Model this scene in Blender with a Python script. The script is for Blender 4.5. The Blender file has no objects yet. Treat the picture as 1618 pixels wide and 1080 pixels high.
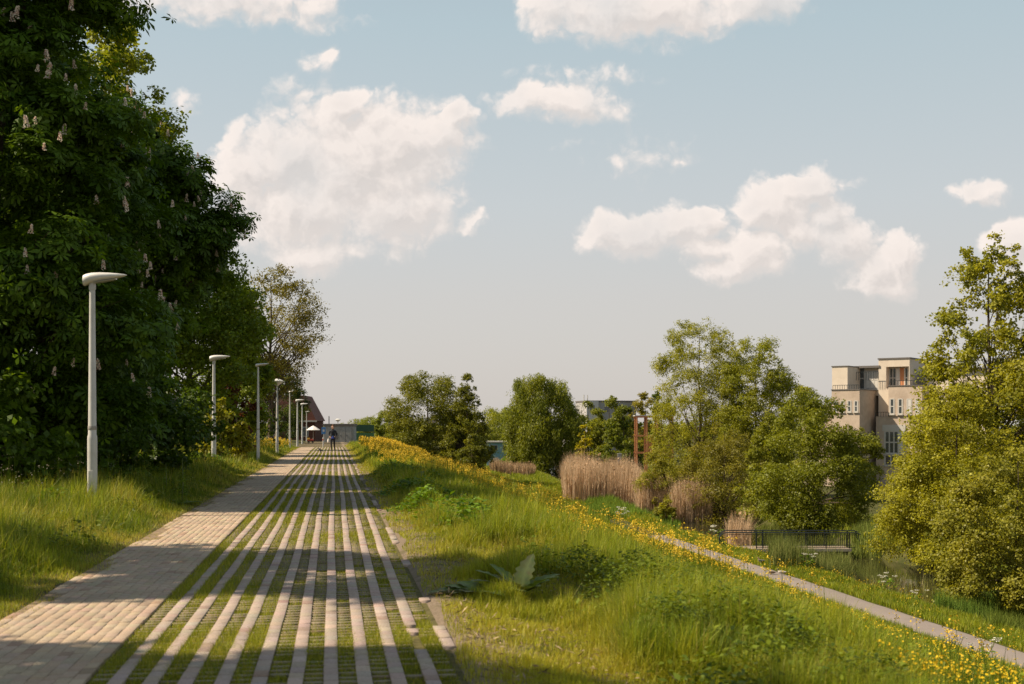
import bpy, bmesh, math, random
import numpy as np
from mathutils import Vector, Matrix
PI = math.pi
rng = np.random.default_rng(7)
random.seed(7)
SC = bpy.context.scene
COL = SC.collection

# ------------------------------------------------------------------ camera
YAW = math.atan(281/2022)          # the path runs along +Y, the camera looks a little to its right
FPX, CX, HY, CAMZ = 2022.0, 809.0, 674.0, 1.7
cd = bpy.data.cameras.new('camera'); cam = bpy.data.objects.new('camera', cd); COL.objects.link(cam)
cam.location = (0, 0, CAMZ); cam.rotation_euler = (PI/2, 0, -YAW)
cd.sensor_width = 36; cd.lens = 45; cd.shift_y = (HY-540)/1618
cd.clip_start = .1; cd.clip_end = 6000
cd.dof.use_dof = True; cd.dof.focus_distance = 34; cd.dof.aperture_fstop = 2.8
SC.camera = cam
SC.view_settings.view_transform = 'Standard'; SC.view_settings.look = 'None'
SC.view_settings.exposure = 0.68; SC.view_settings.gamma = 1
SC.cycles.max_bounces = 7; SC.cycles.diffuse_bounces = 3; SC.cycles.glossy_bounces = 2
SC.cycles.transmission_bounces = 3; SC.cycles.transparent_max_bounces = 4
SC.cycles.use_denoising = True; SC.cycles.sample_clamp_indirect = 4

# ------------------------------------------------------------------ sun and sky
SUN_EL, SUN_AZ = math.radians(46), math.radians(-85)    # azimuth from +Y, clockwise: the sun stands to the left
sd = bpy.data.lights.new('sun', 'SUN'); sun = bpy.data.objects.new('sun', sd); COL.objects.link(sun)
sd.energy = 5.0; sd.angle = math.radians(.55); sd.color = (1, .86, .66)
dirS = Vector((math.sin(SUN_AZ)*math.cos(SUN_EL), math.cos(SUN_AZ)*math.cos(SUN_EL), math.sin(SUN_EL)))
sun.rotation_euler = dirS.to_track_quat('Z', 'Y').to_euler(); sun.location = dirS*80

class NT:
    def __init__(s, tree): s.t = tree; s.n = tree.nodes; s.l = tree.links
    def new(s, typ, **kw):
        n = s.n.new(typ)
        for k, v in kw.items(): setattr(n, k, v)
        return n
    def put(s, sock, v):
        if isinstance(v, bpy.types.NodeSocket): s.l.new(v, sock)
        elif v is not None: sock.default_value = v
    def math(s, op, a, b=None, c=None, clamp=False):
        n = s.new('ShaderNodeMath', operation=op); n.use_clamp = clamp
        s.put(n.inputs[0], a); s.put(n.inputs[1], b); s.put(n.inputs[2], c); return n.outputs[0]
    def vmath(s, op, a, b=None):
        n = s.new('ShaderNodeVectorMath', operation=op)
        s.put(n.inputs[0], a); s.put(n.inputs[1], b)
        return n.outputs['Value'] if op in ('LENGTH', 'DOT_PRODUCT', 'DISTANCE') else n.outputs[0]
    def mix(s, f, a, b, blend='MIX'):
        n = s.new('ShaderNodeMix', data_type='RGBA', blend_type=blend)
        s.put(n.inputs[0], f); s.put(n.inputs[6], a); s.put(n.inputs[7], b); return n.outputs[2]
    def noise(s, vec, scale, detail=3, rough=.5, col=False, lac=2):
        n = s.new('ShaderNodeTexNoise'); s.put(n.inputs['Vector'], vec)
        n.inputs['Scale'].default_value = scale; n.inputs['Detail'].default_value = detail
        n.inputs['Roughness'].default_value = rough; n.inputs['Lacunarity'].default_value = lac
        return n.outputs['Color' if col else 'Fac']
    def rng(s, v, a, b, c=0., d=1., smooth=False):
        n = s.new('ShaderNodeMapRange'); n.interpolation_type = 'SMOOTHSTEP' if smooth else 'LINEAR'
        s.put(n.inputs[0], v); n.inputs[1].default_value = a; n.inputs[2].default_value = b
        n.inputs[3].default_value = c; n.inputs[4].default_value = d; return n.outputs[0]
    def xyz(s, x, y, z):
        n = s.new('ShaderNodeCombineXYZ'); s.put(n.inputs[0], x); s.put(n.inputs[1], y); s.put(n.inputs[2], z); return n.outputs[0]

W = bpy.data.worlds.new('World'); SC.world = W; W.use_nodes = True
W.node_tree.nodes.clear()
SKY_STR = .08
# clouds: centre (px,py) and radii of soft lumps, as directions from the place (u = tan azimuth, v = tan elevation)
LUMPS = [
 (560,265,190,120,1),(640,230,120,80,1),(450,250,100,80,.9),(690,220,70,50,.95),(720,185,42,28,.9),(545,175,45,30,.9),
 (480,330,140,80,.9),(620,330,110,80,.95),(390,270,80,60,.9),(500,395,80,40,.75),(470,165,40,45,.28),(499,92,26,20,.22),
 (742,346,32,20,.5),(300,160,26,16,.25),
 (350,2,210,42,.62),(430,28,120,20,.40),
 (1010,15,190,62,.95),(870,15,60,50,.8),(1190,5,90,40,.7),
 (890,163,112,36,.75),(930,118,80,14,.2),
 (985,368,82,40,.9),(1080,358,70,42,.9),(1120,345,36,30,.85),(1230,330,82,55,1),(1275,300,55,40,1),(1190,400,70,50,.9),(1150,425,50,26,.8),
 (1255,365,55,36,.9),(1312,345,48,42,.9),(1115,392,62,28,.75),(1375,425,55,36,.85),(1340,385,66,50,.9),(1420,410,50,50,.9),(1405,452,40,30,.7),(1335,290,18,14,.2),
 (1545,305,50,24,.5),(1620,385,70,50,1),(1640,420,60,60,.9),(1000,243,34,14,.05),(1070,254,24,11,.2)]
g = bpy.data.node_groups.new('cloud_density', 'ShaderNodeTree')
g.interface.new_socket('P', in_out='INPUT', socket_type='NodeSocketVector')
g.interface.new_socket('F', in_out='OUTPUT', socket_type='NodeSocketFloat')
N = NT(g); gi = N.new('NodeGroupInput'); go = N.new('NodeGroupOutput')
P0 = gi.outputs[0]
wob = N.vmath('SUBTRACT', N.noise(P0, 26, 4, .55, True), (.5, .5, .5))
sc_ = N.new('ShaderNodeVectorMath', operation='SCALE'); N.put(sc_.inputs[0], wob); sc_.inputs['Scale'].default_value = .035
P1 = N.vmath('ADD', P0, sc_.outputs[0])
best = None
for (px, py, rx, ry, am) in LUMPS:
    c = ((px-CX)/FPX, (HY-py)/FPX, 0)
    d = N.vmath('SUBTRACT', P1, c)
    d = N.vmath('MULTIPLY', d, (FPX/rx, FPX/ry, 0))
    f = N.math('MULTIPLY_ADD', N.vmath('LENGTH', d), -am, am)
    if best is None: best = f
    else:
        best = N.math('SMOOTH_MAX', best, f, .12)
nz = N.noise(P0, 38, 8, .62); nb = N.noise(P0, 14, 3, .5)
bl = N.math('ABSOLUTE', N.math('SUBTRACT', N.noise(P1, 30, 3.5, .58), .5))
nz_ = N.math('ADD', N.math('MULTIPLY_ADD', bl, 1.7, -.14), N.math('ADD', N.math('MULTIPLY_ADD', N.noise(P0, 38, 8, .62), .7, -.35), N.math('MULTIPLY_ADD', N.noise(P0, 14, 3, .5), .5, -.25)))
keep = N.math('MULTIPLY_ADD', best, 1.5, .62, clamp=True)
tot = N.math('ADD', N.math('MULTIPLY', nz_, keep), N.math('ADD', best, .08))
N.l.new(tot, go.inputs[0])

N = NT(W.node_tree)
tc = N.new('ShaderNodeTexCoord')
rot = N.new('ShaderNodeVectorRotate', rotation_type='Z_AXIS'); N.put(rot.inputs['Vector'], tc.outputs['Generated']); rot.inputs['Angle'].default_value = YAW
sp = N.new('ShaderNodeSeparateXYZ'); N.l.new(rot.outputs[0], sp.inputs[0])
fy = N.math('MAXIMUM', sp.outputs[1], .12)
U = N.math('DIVIDE', sp.outputs[0], fy); V = N.math('DIVIDE', sp.outputs[2], fy)
P = N.xyz(U, V, 0)
ga = N.new('ShaderNodeGroup'); ga.node_tree = g; N.l.new(P, ga.inputs[0])
gb = N.new('ShaderNodeGroup'); gb.node_tree = g; N.l.new(N.vmath('ADD', P, (-.006, .010, 0)), gb.inputs[0])
front = N.rng(sp.outputs[1], .3, .6)
relief = N.math('SUBTRACT', ga.outputs[0], gb.outputs[0])
top_ = N.rng(relief, -.22, .26)
lit = N.math('ADD', N.math('MULTIPLY', top_, .66), N.math('MULTIPLY', N.rng(ga.outputs[0], 1.0, .15), .34))
crisp = N.rng(ga.outputs[0], -.02, .27, smooth=True); soft = N.rng(ga.outputs[0], -.06, .52, smooth=True)
dens = N.math('ADD', N.math('MULTIPLY', crisp, top_), N.math('MULTIPLY', soft, N.math('SUBTRACT', 1, top_)))
dens = N.math('MULTIPLY', dens, front)
dens = N.math('MULTIPLY', dens, N.rng(N.noise(P, 11, 4, .55), .30, .55, .66, 1.0))
sky = N.new('ShaderNodeTexSky', sky_type='NISHITA'); sky.sun_disc = False
sky.sun_elevation = SUN_EL; sky.sun_rotation = SUN_AZ; sky.air_density = 1.0; sky.dust_density = 2.5; sky.ozone_density = 1.5; sky.altitude = 0
el = N.math('ABSOLUTE', sp.outputs[2])
hz = N.new('ShaderNodeValToRGB'); N.l.new(el, hz.inputs[0])
K = 1/SKY_STR
def kc(c): return (c[0]*K*.835, c[1]*K*.817, c[2]*K*.805, 1)
cr = hz.color_ramp
cr.elements[0].position = 0; cr.elements[0].color = kc((.53, .50, .475))
cr.elements[1].position = 1; cr.elements[1].color = kc((.17, .23, .29))
for p_, c_ in ((.10, (.515, .503, .487)), (.17, (.48, .51, .515)), (.30, (.385, .475, .505)), (.5, (.26, .34, .40))):
    e = cr.elements.new(p_); e.color = kc(c_)
base = N.mix(.82, sky.outputs[0], hz.outputs[0])
ccol = N.mix(lit, kc((.515, .488, .472)), kc((.745, .685, .645)))
full = N.mix(N.math('MULTIPLY', dens, .96), base, ccol)
bg = N.new('ShaderNodeBackground'); N.l.new(full, bg.inputs[0]); bg.inputs[1].default_value = SKY_STR
wo = N.new('ShaderNodeOutputWorld'); N.l.new(bg.outputs[0], wo.inputs[0])
W.cycles.sampling_method = 'MANUAL'; W.cycles.sample_map_resolution = 512

# ------------------------------------------------------------------ helpers
FW = Vector((math.sin(YAW), math.cos(YAW), 0)); RT = Vector((math.cos(YAW), -math.sin(YAW), 0))
def at(px, py, d):
    v = FW*d + RT*((px-CX)/FPX*d); return Vector((v.x, v.y, CAMZ + (HY-py)/FPX*d))
def pxw(x, y):                     # pixel column and depth of ground points
    d = x*FW.x + y*FW.y; return CX + FPX*(x*RT.x + y*RT.y)/np.maximum(d, .1), d
def smooth(a, b, x):
    t = np.clip((x-a)/(b-a), 0, 1); return t*t*(3-2*t)
_tab = rng.random((256, 256))
def vnoise(x, y):
    x = np.asarray(x, float); y = np.asarray(y, float)
    xi = np.floor(x).astype(int); yi = np.floor(y).astype(int); fx = x-xi; fy_ = y-yi
    fx = fx*fx*(3-2*fx); fy_ = fy_*fy_*(3-2*fy_)
    a = _tab[xi % 256, yi % 256]; b = _tab[(xi+1) % 256, yi % 256]; c = _tab[xi % 256, (yi+1) % 256]; d = _tab[(xi+1) % 256, (yi+1) % 256]
    return (a*(1-fx)+b*fx)*(1-fy_) + (c*(1-fx)+d*fx)*fy_
def fnoise(x, y, s, o=3):
    t = 0; a = .5; n = 0
    for k in range(o): t = t + a*vnoise(np.asarray(x)*s+17.3*k, np.asarray(y)*s+5.1*k); n += a; a *= .5; s *= 2.1
    return t/n
WATER = -5.5
def shift(y): return np.clip(np.asarray(y)-85, 0, 400)*.07
def bank_r(y): return np.interp(y, [-50, 40, 50, 60, 85, 213, 500, 3000], [25.2, 25.2, 27.4, 30.2, 30.2, 41, 62, 62])
def ground_z(x, y):
    x = np.asarray(x, float); y = np.asarray(y, float)
    s = shift(y); c = 3.3 + .3*s; T = 18.0 + s; Lb = 22.2 + s; Rb = np.maximum(bank_r(y), Lb+2)
    dip = -np.clip(y-95, 0, 150)*.004
    t = np.clip((x-c)/(T-c), 0, 1); t = t + .03*np.sin(2*PI*t)*-1
    zr = -.1*smooth(1.2, 3.3, x) - 4.9*t
    zl = .14*smooth(-3.1, -4.8, x) + .25*smooth(-5.2, -8, x) - 4*smooth(-15, -32, x)
    z = np.where(x > 0, zr, zl) + dip*smooth(T, c-1, x)
    z = z - 1.3*smooth(Lb-.3, Lb+1.4, x) + 1.7*smooth(Rb-1.4, Rb+.4, x)*(x > Lb)
    bump = (fnoise(x, y, .5)-.5)*.22 + (fnoise(x+50, y, .13)-.5)*.25
    m = 1 - smooth(-3.9, -3.1, x)*smooth(2.0, 1.1, x)
    m = m*(1 - smooth(T-.5, T+.5, x)*smooth(Lb-1, Lb-1.7, x)*.8)
    return z + bump*m - .035*smooth(-3.0, -2.9, x)*smooth(.97, .87, x)

def mesh_np(name, V_, faces, col=None, mat=None, parent=None, smooth_=False, mats=None, midx=None, link=True):
    """faces: list of integer arrays (n,3) / (n,4); col: (nverts,3) colours"""
    me = bpy.data.meshes.new(name)
    V_ = np.asarray(V_, np.float32); me.vertices.add(len(V_)); me.vertices.foreach_set('co', V_.ravel())
    faces = [np.asarray(f, np.int32) for f in faces if len(f)]
    L = np.concatenate([f.ravel() for f in faces]); tot = np.concatenate([np.full(len(f), f.shape[1], np.int32) for f in faces])
    st = np.concatenate([[0], np.cumsum(tot)[:-1]]).astype(np.int32)
    me.loops.add(len(L)); me.loops.foreach_set('vertex_index', L)
    me.polygons.add(len(tot)); me.polygons.foreach_set('loop_start', st)
    if smooth_: me.polygons.foreach_set('use_smooth', np.ones(len(tot), bool))
    if midx is not None: me.polygons.foreach_set('material_index', np.asarray(midx, np.int32))
    if col is not None:
        a = me.attributes.new('Col', 'FLOAT_COLOR', 'POINT')
        c4 = np.ones((len(V_), 4), np.float32); c4[:, :3] = col; a.data.foreach_set('color', c4.ravel())
    me.update(calc_edges=True)
    for m in (mats or ([mat] if mat else [])): me.materials.append(m)
    if not link: return me
    o = bpy.data.objects.new(name, me); COL.objects.link(o)
    if parent is not None: o.parent = parent
    return o
def tag(o, label=None, cat=None, group=None, kind=None):
    for k, v in (('label', label), ('category', cat), ('group', group), ('kind', kind)):
        if v: o[k] = v
    return o
def empty(name, loc, label, cat, group=None, rz=0):
    o = bpy.data.objects.new(name, None); COL.objects.link(o); o.location = loc; o.rotation_euler = (0, 0, rz); o.empty_display_size = .3
    return tag(o, label, cat, group)

class MB:                           # gathers plain shapes into ONE mesh
    def __init__(s): s.v = []; s.f = []
    def add(s, vs, fs):
        k = len(s.v); s.v += [tuple(v) for v in vs]; s.f += [tuple(i+k for i in f) for f in fs]; return s
    def box(s, x0, x1, y0, y1, z0, z1, M=None):
        vs = [Vector(p) for p in ((x0,y0,z0),(x1,y0,z0),(x1,y1,z0),(x0,y1,z0),(x0,y0,z1),(x1,y0,z1),(x1,y1,z1),(x0,y1,z1))]
        if M is not None: vs = [M(v) if callable(M) else M @ v for v in vs]
        return s.add(vs, [(3,2,1,0),(4,5,6,7),(0,1,5,4),(1,2,6,5),(2,3,7,6),(3,0,4,7)])
    def tube(s, pts, rad, n=8, cap=True):
        pts = [Vector(p) for p in pts]; k = len(pts)
        if not hasattr(rad, '__len__'): rad = [rad]*k
        ref = None; vs = []
        for i, p in enumerate(pts):
            d = (pts[min(i+1, k-1)] - pts[max(i-1, 0)]).normalized()
            if ref is None: ref = d.orthogonal().normalized()
            ref = (ref - d*ref.dot(d)).normalized(); b = d.cross(ref)
            vs += [p + (ref*math.cos(2*PI*j/n) + b*math.sin(2*PI*j/n))*rad[i] for j in range(n)]
        fs = [(i*n+j, i*n+(j+1) % n, (i+1)*n+(j+1) % n, (i+1)*n+j) for i in range(k-1) for j in range(n)]
        if cap: fs += [tuple(range(n))[::-1], tuple((k-1)*n+j for j in range(n))]
        return s.add(vs, fs)
    def lathe(s, prof, n=20, c=(0, 0, 0)):
        vs = [(c[0]+r*math.cos(2*PI*j/n), c[1]+r*math.sin(2*PI*j/n), c[2]+z) for r, z in prof for j in range(n)]
        k = len(prof)
        fs = [(i*n+j, i*n+(j+1) % n, (i+1)*n+(j+1) % n, (i+1)*n+j) for i in range(k-1) for j in range(n)]
        fs += [tuple(range(n))[::-1], tuple((k-1)*n+j for j in range(n))]
        return s.add(vs, fs)
    def loft(s, rings):
        n = len(rings[0]); k = len(rings); vs = [v for r in rings for v in r]
        fs = [(i*n+j, i*n+(j+1) % n, (i+1)*n+(j+1) % n, (i+1)*n+j) for i in range(k-1) for j in range(n)]
        fs += [tuple(range(n))[::-1], tuple((k-1)*n+j for j in range(n))]
        return s.add(vs, fs)
    def build(s, name, mat, parent=None, smooth_=False, bevel=0):
        me = bpy.data.meshes.new(name); me.from_pydata(s.v, [], s.f); me.update()
        bm = bmesh.new(); bm.from_mesh(me); bmesh.ops.recalc_face_normals(bm, faces=bm.faces); bm.to_mesh(me); bm.free()
        if smooth_:
            me.polygons.foreach_set('use_smooth', np.ones(len(me.polygons), bool)); me.set_sharp_from_angle(angle=math.radians(45))
        me.materials.append(mat)
        o = bpy.data.objects.new(name, me); COL.objects.link(o)
        if parent is not None: o.parent = parent
        if bevel:
            b = o.modifiers.new('bevel', 'BEVEL'); b.width = bevel; b.segments = 2; b.limit_method = 'ANGLE'
        return o

# ------------------------------------------------------------------ materials
def mat(name, col, rough=.6, metal=0, var=.12, scale=4, spec=.4, bump=0, bscale=40, dirt=None, dscale=1.2):
    m = bpy.data.materials.new(name); m.use_nodes = True; N = NT(m.node_tree)
    b = N.n['Principled BSDF']; tc = N.new('ShaderNodeTexCoord'); P = tc.outputs['Object']
    n = N.noise(P, scale, 5, .6)
    c = N.mix(N.rng(n, .3, .7), (col[0]*(1-var), col[1]*(1-var), col[2]*(1-var), 1), (min(1, col[0]*(1+var)), min(1, col[1]*(1+var)), min(1, col[2]*(1+var)), 1))
    if dirt: c = N.mix(N.rng(N.noise(P, dscale, 6, .65), .48, .72, 0, .7), c, (*dirt, 1))
    N.put(b.inputs['Base Color'], c); b.inputs['Roughness'].default_value = rough; b.inputs['Metallic'].default_value = metal
    b.inputs['Specular IOR Level'].default_value = spec
    if bump:
        bp = N.new('ShaderNodeBump'); bp.inputs['Strength'].default_value = bump; bp.inputs['Distance'].default_value = .02
        N.l.new(N.noise(P, bscale, 4, .6), bp.inputs['Height']); N.l.new(bp.outputs[0], b.inputs['Normal'])
    return m
def leafmat(name, trans=.38, rough=.5, spec=.35, tcol=(1.25, 1.2, .5)):
    m = bpy.data.materials.new(name); m.use_nodes = True; N = NT(m.node_tree)
    b = N.n['Principled BSDF']; out = N.n['Material Output']
    a = N.new('ShaderNodeAttribute', attribute_name='Col')
    N.l.new(a.outputs['Color'], b.inputs['Base Color']); b.inputs['Roughness'].default_value = rough; b.inputs['Specular IOR Level'].default_value = spec
    t = N.new('ShaderNodeBsdfTranslucent'); N.l.new(N.mix(1, a.outputs['Color'], (*tcol, 1), 'MULTIPLY'), t.inputs[0])
    mx = N.new('ShaderNodeMixShader'); mx.inputs[0].default_value = trans
    N.l.new(b.outputs[0], mx.inputs[1]); N.l.new(t.outputs[0], mx.inputs[2]); N.l.new(mx.outputs[0], out.inputs[0])
    return m
def colmat(name, rough=.85, bump=.3, bscale=60, spec=.25, speck=.25):
    m = bpy.data.materials.new(name); m.use_nodes = True; N = NT(m.node_tree)
    b = N.n['Principled BSDF']; a = N.new('ShaderNodeAttribute', attribute_name='Col'); ge = N.new('ShaderNodeNewGeometry')
    n = N.noise(ge.outputs['Position'], bscale, 4, .65); n2 = N.noise(ge.outputs['Position'], 1.1, 4, .6)
    k = N.math('ADD', N.rng(n, .3, .7, 1-speck, 1+speck*.6), N.rng(n2, .3, .7, -.14, .10))
    c = N.mix(1, a.outputs['Color'], N.xyz(k, k, k), 'MULTIPLY')
    N.l.new(c, b.inputs['Base Color']); b.inputs['Roughness'].default_value = rough; b.inputs['Specular IOR Level'].default_value = spec
    bp = N.new('ShaderNodeBump'); bp.inputs['Strength'].default_value = bump; bp.inputs['Distance'].default_value = .006
    N.l.new(n, bp.inputs['Height']); N.l.new(bp.outputs[0], b.inputs['Normal'])
    return m
M_leaf = leafmat('leaf', .44, .5, .3)
M_glossleaf = leafmat('broad_leaf', .34, .55, .22)
M_grass = leafmat('grass_blade', .40, .55, .3, (1.2, 1.15, .5))
M_petal = leafmat('petal', .25, .6, .2, (1, .9, .8))
M_reed = leafmat('dry_reed', .25, .7, .15, (1, .9, .7))
M_bark = mat('bark', (.085, .065, .045), .9, var=.35, scale=14, bump=.8, bscale=22, spec=.1)
M_paver = colmat('paving_brick')
M_steel = mat('galvanised_paint', (.50, .48, .44), .45, .0, .06, 3, .5, dirt=(.33, .31, .27), dscale=2.2)
M_lampw = mat('lamp_white', (.66, .63, .58), .4, 0, .05, 5, .5, dirt=(.45, .42, .36), dscale=5)
M_lens = mat('lamp_lens', (.45, .44, .40), .15, 0, .05, 5, .6)
M_soil = mat('bed_soil', (.10, .085, .035), .95, var=.4, scale=12, spec=.05)
M_dark = mat('dark_metal', (.025, .033, .035), .45, .3, .15, 8, .5)

def flatcol(c, n): return np.tile(np.asarray(c, np.float32), (n, 1))

# ------------------------------------------------------------------ ground sheet, water, paths
def axis(segs):
    out = [segs[0][0]]
    for a, b, st in segs: out += list(np.linspace(a, b, max(2, int(round((b-a)/st))+1))[1:])
    return np.array(out)
gx = axis([(-1800, -300, 150), (-300, -60, 20), (-60, -14, 2), (-14, -3.0, .35), (-3.0, -2.9, .1), (-2.9, .87, .377), (.87, .97, .1), (.97, 6, .33), (6, 46, .6), (46, 90, 4), (90, 300, 21), (300, 1800, 150)])
gy = axis([(-60, 2, 6), (2, 40, .5), (40, 130, 1.0), (130, 260, 2.5), (260, 500, 12), (500, 3500, 150)])
X, Y = np.meshgrid(gx, gy); Z = ground_z(X, Y)
Vg = np.stack([X, Y, Z], -1).reshape(-1, 3); nx = len(gx); ny = len(gy)
ii = (np.arange(ny-1)[:, None]*nx + np.arange(nx-1)[None]).ravel()
m = bpy.data.materials.new('meadow_soil'); m.use_nodes = True; N = NT(m.node_tree); b = N.n['Principled BSDF']
ge = N.new('ShaderNodeNewGeometry'); Pp = ge.outputs['Position']
sx = N.new('ShaderNodeSeparateXYZ'); N.l.new(Pp, sx.inputs[0])
c = N.mix(N.rng(N.noise(Pp, .9, 5, .6), .35, .65), (.042, .050, .012, 1), (.085, .085, .022, 1))
c = N.mix(N.rng(N.noise(Pp, 3.2, 5, .7), .52, .70, 0, .8), c, (.13, .095, .055, 1))
sandf = N.math('MULTIPLY', N.rng(sx.outputs[0], .6, .9), N.rng(N.math('ADD', sx.outputs[0], N.rng(N.noise(Pp, 1.6, 4, .6), .3, .7, -.9, .9)), 1.9, 1.1))
c = N.mix(N.math('MULTIPLY', sandf, .85), c, (.25, .185, .135, 1))
edgef = N.math('MULTIPLY', N.rng(sx.outputs[0], -3.9, -3.2), N.rng(sx.outputs[0], 1.0, .5))
c = N.mix(N.math('MULTIPLY', edgef, .7), c, (.15, .11, .07, 1))
c = N.mix(N.math('MULTIPLY', N.rng(N.noise(Pp, 28, 4, .7), .45, .65), .45), c, (.05, .04, .02, 1))
N.l.new(c, b.inputs['Base Color']); b.inputs['Roughness'].default_value = .95; b.inputs['Specular IOR Level'].default_value = .1
bp = N.new('ShaderNodeBump'); bp.inputs['Strength'].default_value = .7; bp.inputs['Distance'].default_value = .05
N.l.new(N.noise(Pp, 14, 5, .7), bp.inputs['Height']); N.l.new(bp.outputs[0], b.inputs['Normal'])
tag(mesh_np('ground', Vg, [np.stack([ii, ii+1, ii+nx+1, ii+nx], -1)], mat=m, smooth_=True), kind='structure')

m = bpy.data.materials.new('canal_water'); m.use_nodes = True; N = NT(m.node_tree); b = N.n['Principled BSDF']
b.inputs['Base Color'].default_value = (.030, .028, .012, 1); b.inputs['Roughness'].default_value = .04; b.inputs['Specular IOR Level'].default_value = .6
ge = N.new('ShaderNodeNewGeometry'); bp = N.new('ShaderNodeBump'); bp.inputs['Strength'].default_value = .10; bp.inputs['Distance'].default_value = .03
N.l.new(N.noise(ge.outputs['Position'], 2.2, 4, .6), bp.inputs['Height']); N.l.new(bp.outputs[0], b.inputs['Normal'])
wy = axis([(-40, 260, 5), (260, 480, 20)])
wl = 22.0 + shift(wy) - .2; wr = np.maximum(bank_r(wy), 24.2+shift(wy)) + .6
Vw = np.stack([np.concatenate([wl, wr]), np.concatenate([wy, wy]), np.full(2*len(wy), WATER)], -1); k = len(wy); j = np.arange(k-1)
tag(mesh_np('canal_water', Vw, [np.stack([j, j+k, j+k+1, j+1], -1)], mat=m), kind='structure')

def bricks(name, cx, cy, lx, ly, top, col, mat_, tilt=.004, ch=.005):
    n = len(cx); hx = lx/2; hy = ly/2; base = -.06
    sg = np.array([(-1, -1), (1, -1), (1, 1), (-1, 1)])
    tl = rng.normal(0, tilt, (n, 2))
    def ring(inset, z):
        x = cx[:, None] + sg[None, :, 0]*(hx-inset)[:, None]; y = cy[:, None] + sg[None, :, 1]*(hy-inset)[:, None]
        zz = z[:, None] + (sg[None, :, 0]*tl[:, :1] + sg[None, :, 1]*tl[:, 1:])*.5
        return np.stack([x, y, zz], -1)
    zt = np.broadcast_to(top, (n,)) + rng.normal(0, .0014, n)
    Vb = np.concatenate([ring(np.full(n, 0.), np.full(n, base)), ring(np.full(n, 0.), zt-ch), ring(np.full(n, ch), zt)], 1)   # n,12,3
    Vb[:, :, 2] += dipz(cy)[:, None]
    o = (np.arange(n)*12)[:, None]
    F = [np.concatenate([o+8, o+9, o+10, o+11], 1)]
    for r in (0, 4):
        for q in range(4): F.append(np.concatenate([o+r+q, o+r+(q+1) % 4, o+r+4+(q+1) % 4, o+r+4+q], 1))
    return mesh_np(name, Vb.reshape(-1, 3), F, np.repeat(col, 12, 0), mat_)
def dipz(y): return -np.clip(np.asarray(y)-95, 0, 150)*.004
Y0, Y1 = 1.0, 112.0
def brickcol(n, base=(.385, .288, .20), v=.035):
    c = np.tile(np.array(base), (n, 1))*(1+rng.normal(0, v, (n, 1)))*(1+rng.normal(0, .03, (n, 3)))
    w = rng.random(n) < .06; c[w] *= (.8, .72, .7); w = rng.random(n) < .05; c[w] *= (1.2, 1.2, 1.2)
    return np.clip(c, .02, .7)
# brick cycle strip on the left: thirteen courses running along the path
xs = []; ys = []
PW = .0965
ncol = 13; x_right = -1.655
for cidx in range(ncol):
    x = x_right - PW*(cidx+.5); yy = np.arange(Y0+(cidx % 2)*.1, Y1, .206)
    if cidx > ncol-5:            # broken outer edge
        keep = fnoise(yy, np.full_like(yy, 9.), .7) + (ncol-1-cidx)*.10 > .52 ; yy = yy[keep]
    xs.append(np.full_like(yy, x) + rng.normal(0, .0025, len(yy))); ys.append(yy + rng.normal(0, .004, len(yy)))
xs = np.concatenate(xs); ys = np.concatenate(ys)
tag(bricks('brick_path', xs, ys, np.full(len(xs), .0935), np.full(len(xs), .2045), .0, brickcol(len(xs)), M_paver, .0015, .0018), kind='structure')
# stone ribs and cross bars of the grass paving
PITCH, RIB = .2325, .099
rib_x = [-1.43 + PITCH*k for k in range(11)]
def wander(x, y): return .012*np.sin(y*.21+x*3) + .010*(fnoise(y, np.full_like(y, x*7.), .5)-.5)*2
xs = []; ys = []; lx = []; ly = []; tp = []; keepc = []
for k, x in enumerate(rib_x):
    yy = np.arange(Y0+(k % 2)*.1, Y1, .204)
    if k == 10: yy = yy[fnoise(yy, np.full_like(yy, 31.), 1.3) > .60]
    if k == 9: yy = yy[fnoise(yy, np.full_like(yy, 77.), .8) > .27]
    n = len(yy); xs.append(x + wander(x, yy)); ys.append(yy); lx.append(np.full(n, RIB)); ly.append(np.full(n, .2032)); tp.append(np.full(n, .004))
RB = len(np.concatenate(xs))
for k in range(len(rib_x)):
    x = rib_x[k] - PITCH/2; yy = np.arange(Y0+.05, Y1, .155); yy = yy[rng.random(len(yy)) < (.93 if k < 9 else .7)]
    n = len(yy); xs.append(x + wander(x, yy)); ys.append(yy+rng.normal(0, .006, n)); lx.append(np.full(n, PITCH-RIB-.006)); ly.append(np.full(n, .060)); tp.append(np.full(n, -.006))
xs, ys, lx, ly, tp = map(np.concatenate, (xs, ys, lx, ly, tp))
cc = brickcol(len(xs), (.345, .265, .215), .03); cc[RB:] *= (.62, .64, .50)
tag(bricks('grass_paver_path', xs, ys, lx, ly, tp, cc, M_paver, .001, .001), kind='structure')
# loose and half buried bricks along the right edge
n = 900; yy = Y0 + (Y1-Y0)*rng.random(n)**1.8; xx = 1.02 + np.abs(rng.normal(0, .2, n))
k_ = fnoise(yy, xx, .9) > .5; xx = xx[k_]; yy = yy[k_]; n = len(xx)
tag(bricks('path_edge_bricks', xx, yy, rng.uniform(.07, .16, n), rng.uniform(.08, .2, n), rng.uniform(-.05, -.018, n), brickcol(n, (.26, .19, .135), .15), M_paver, .02, .008), kind='structure')

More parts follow.
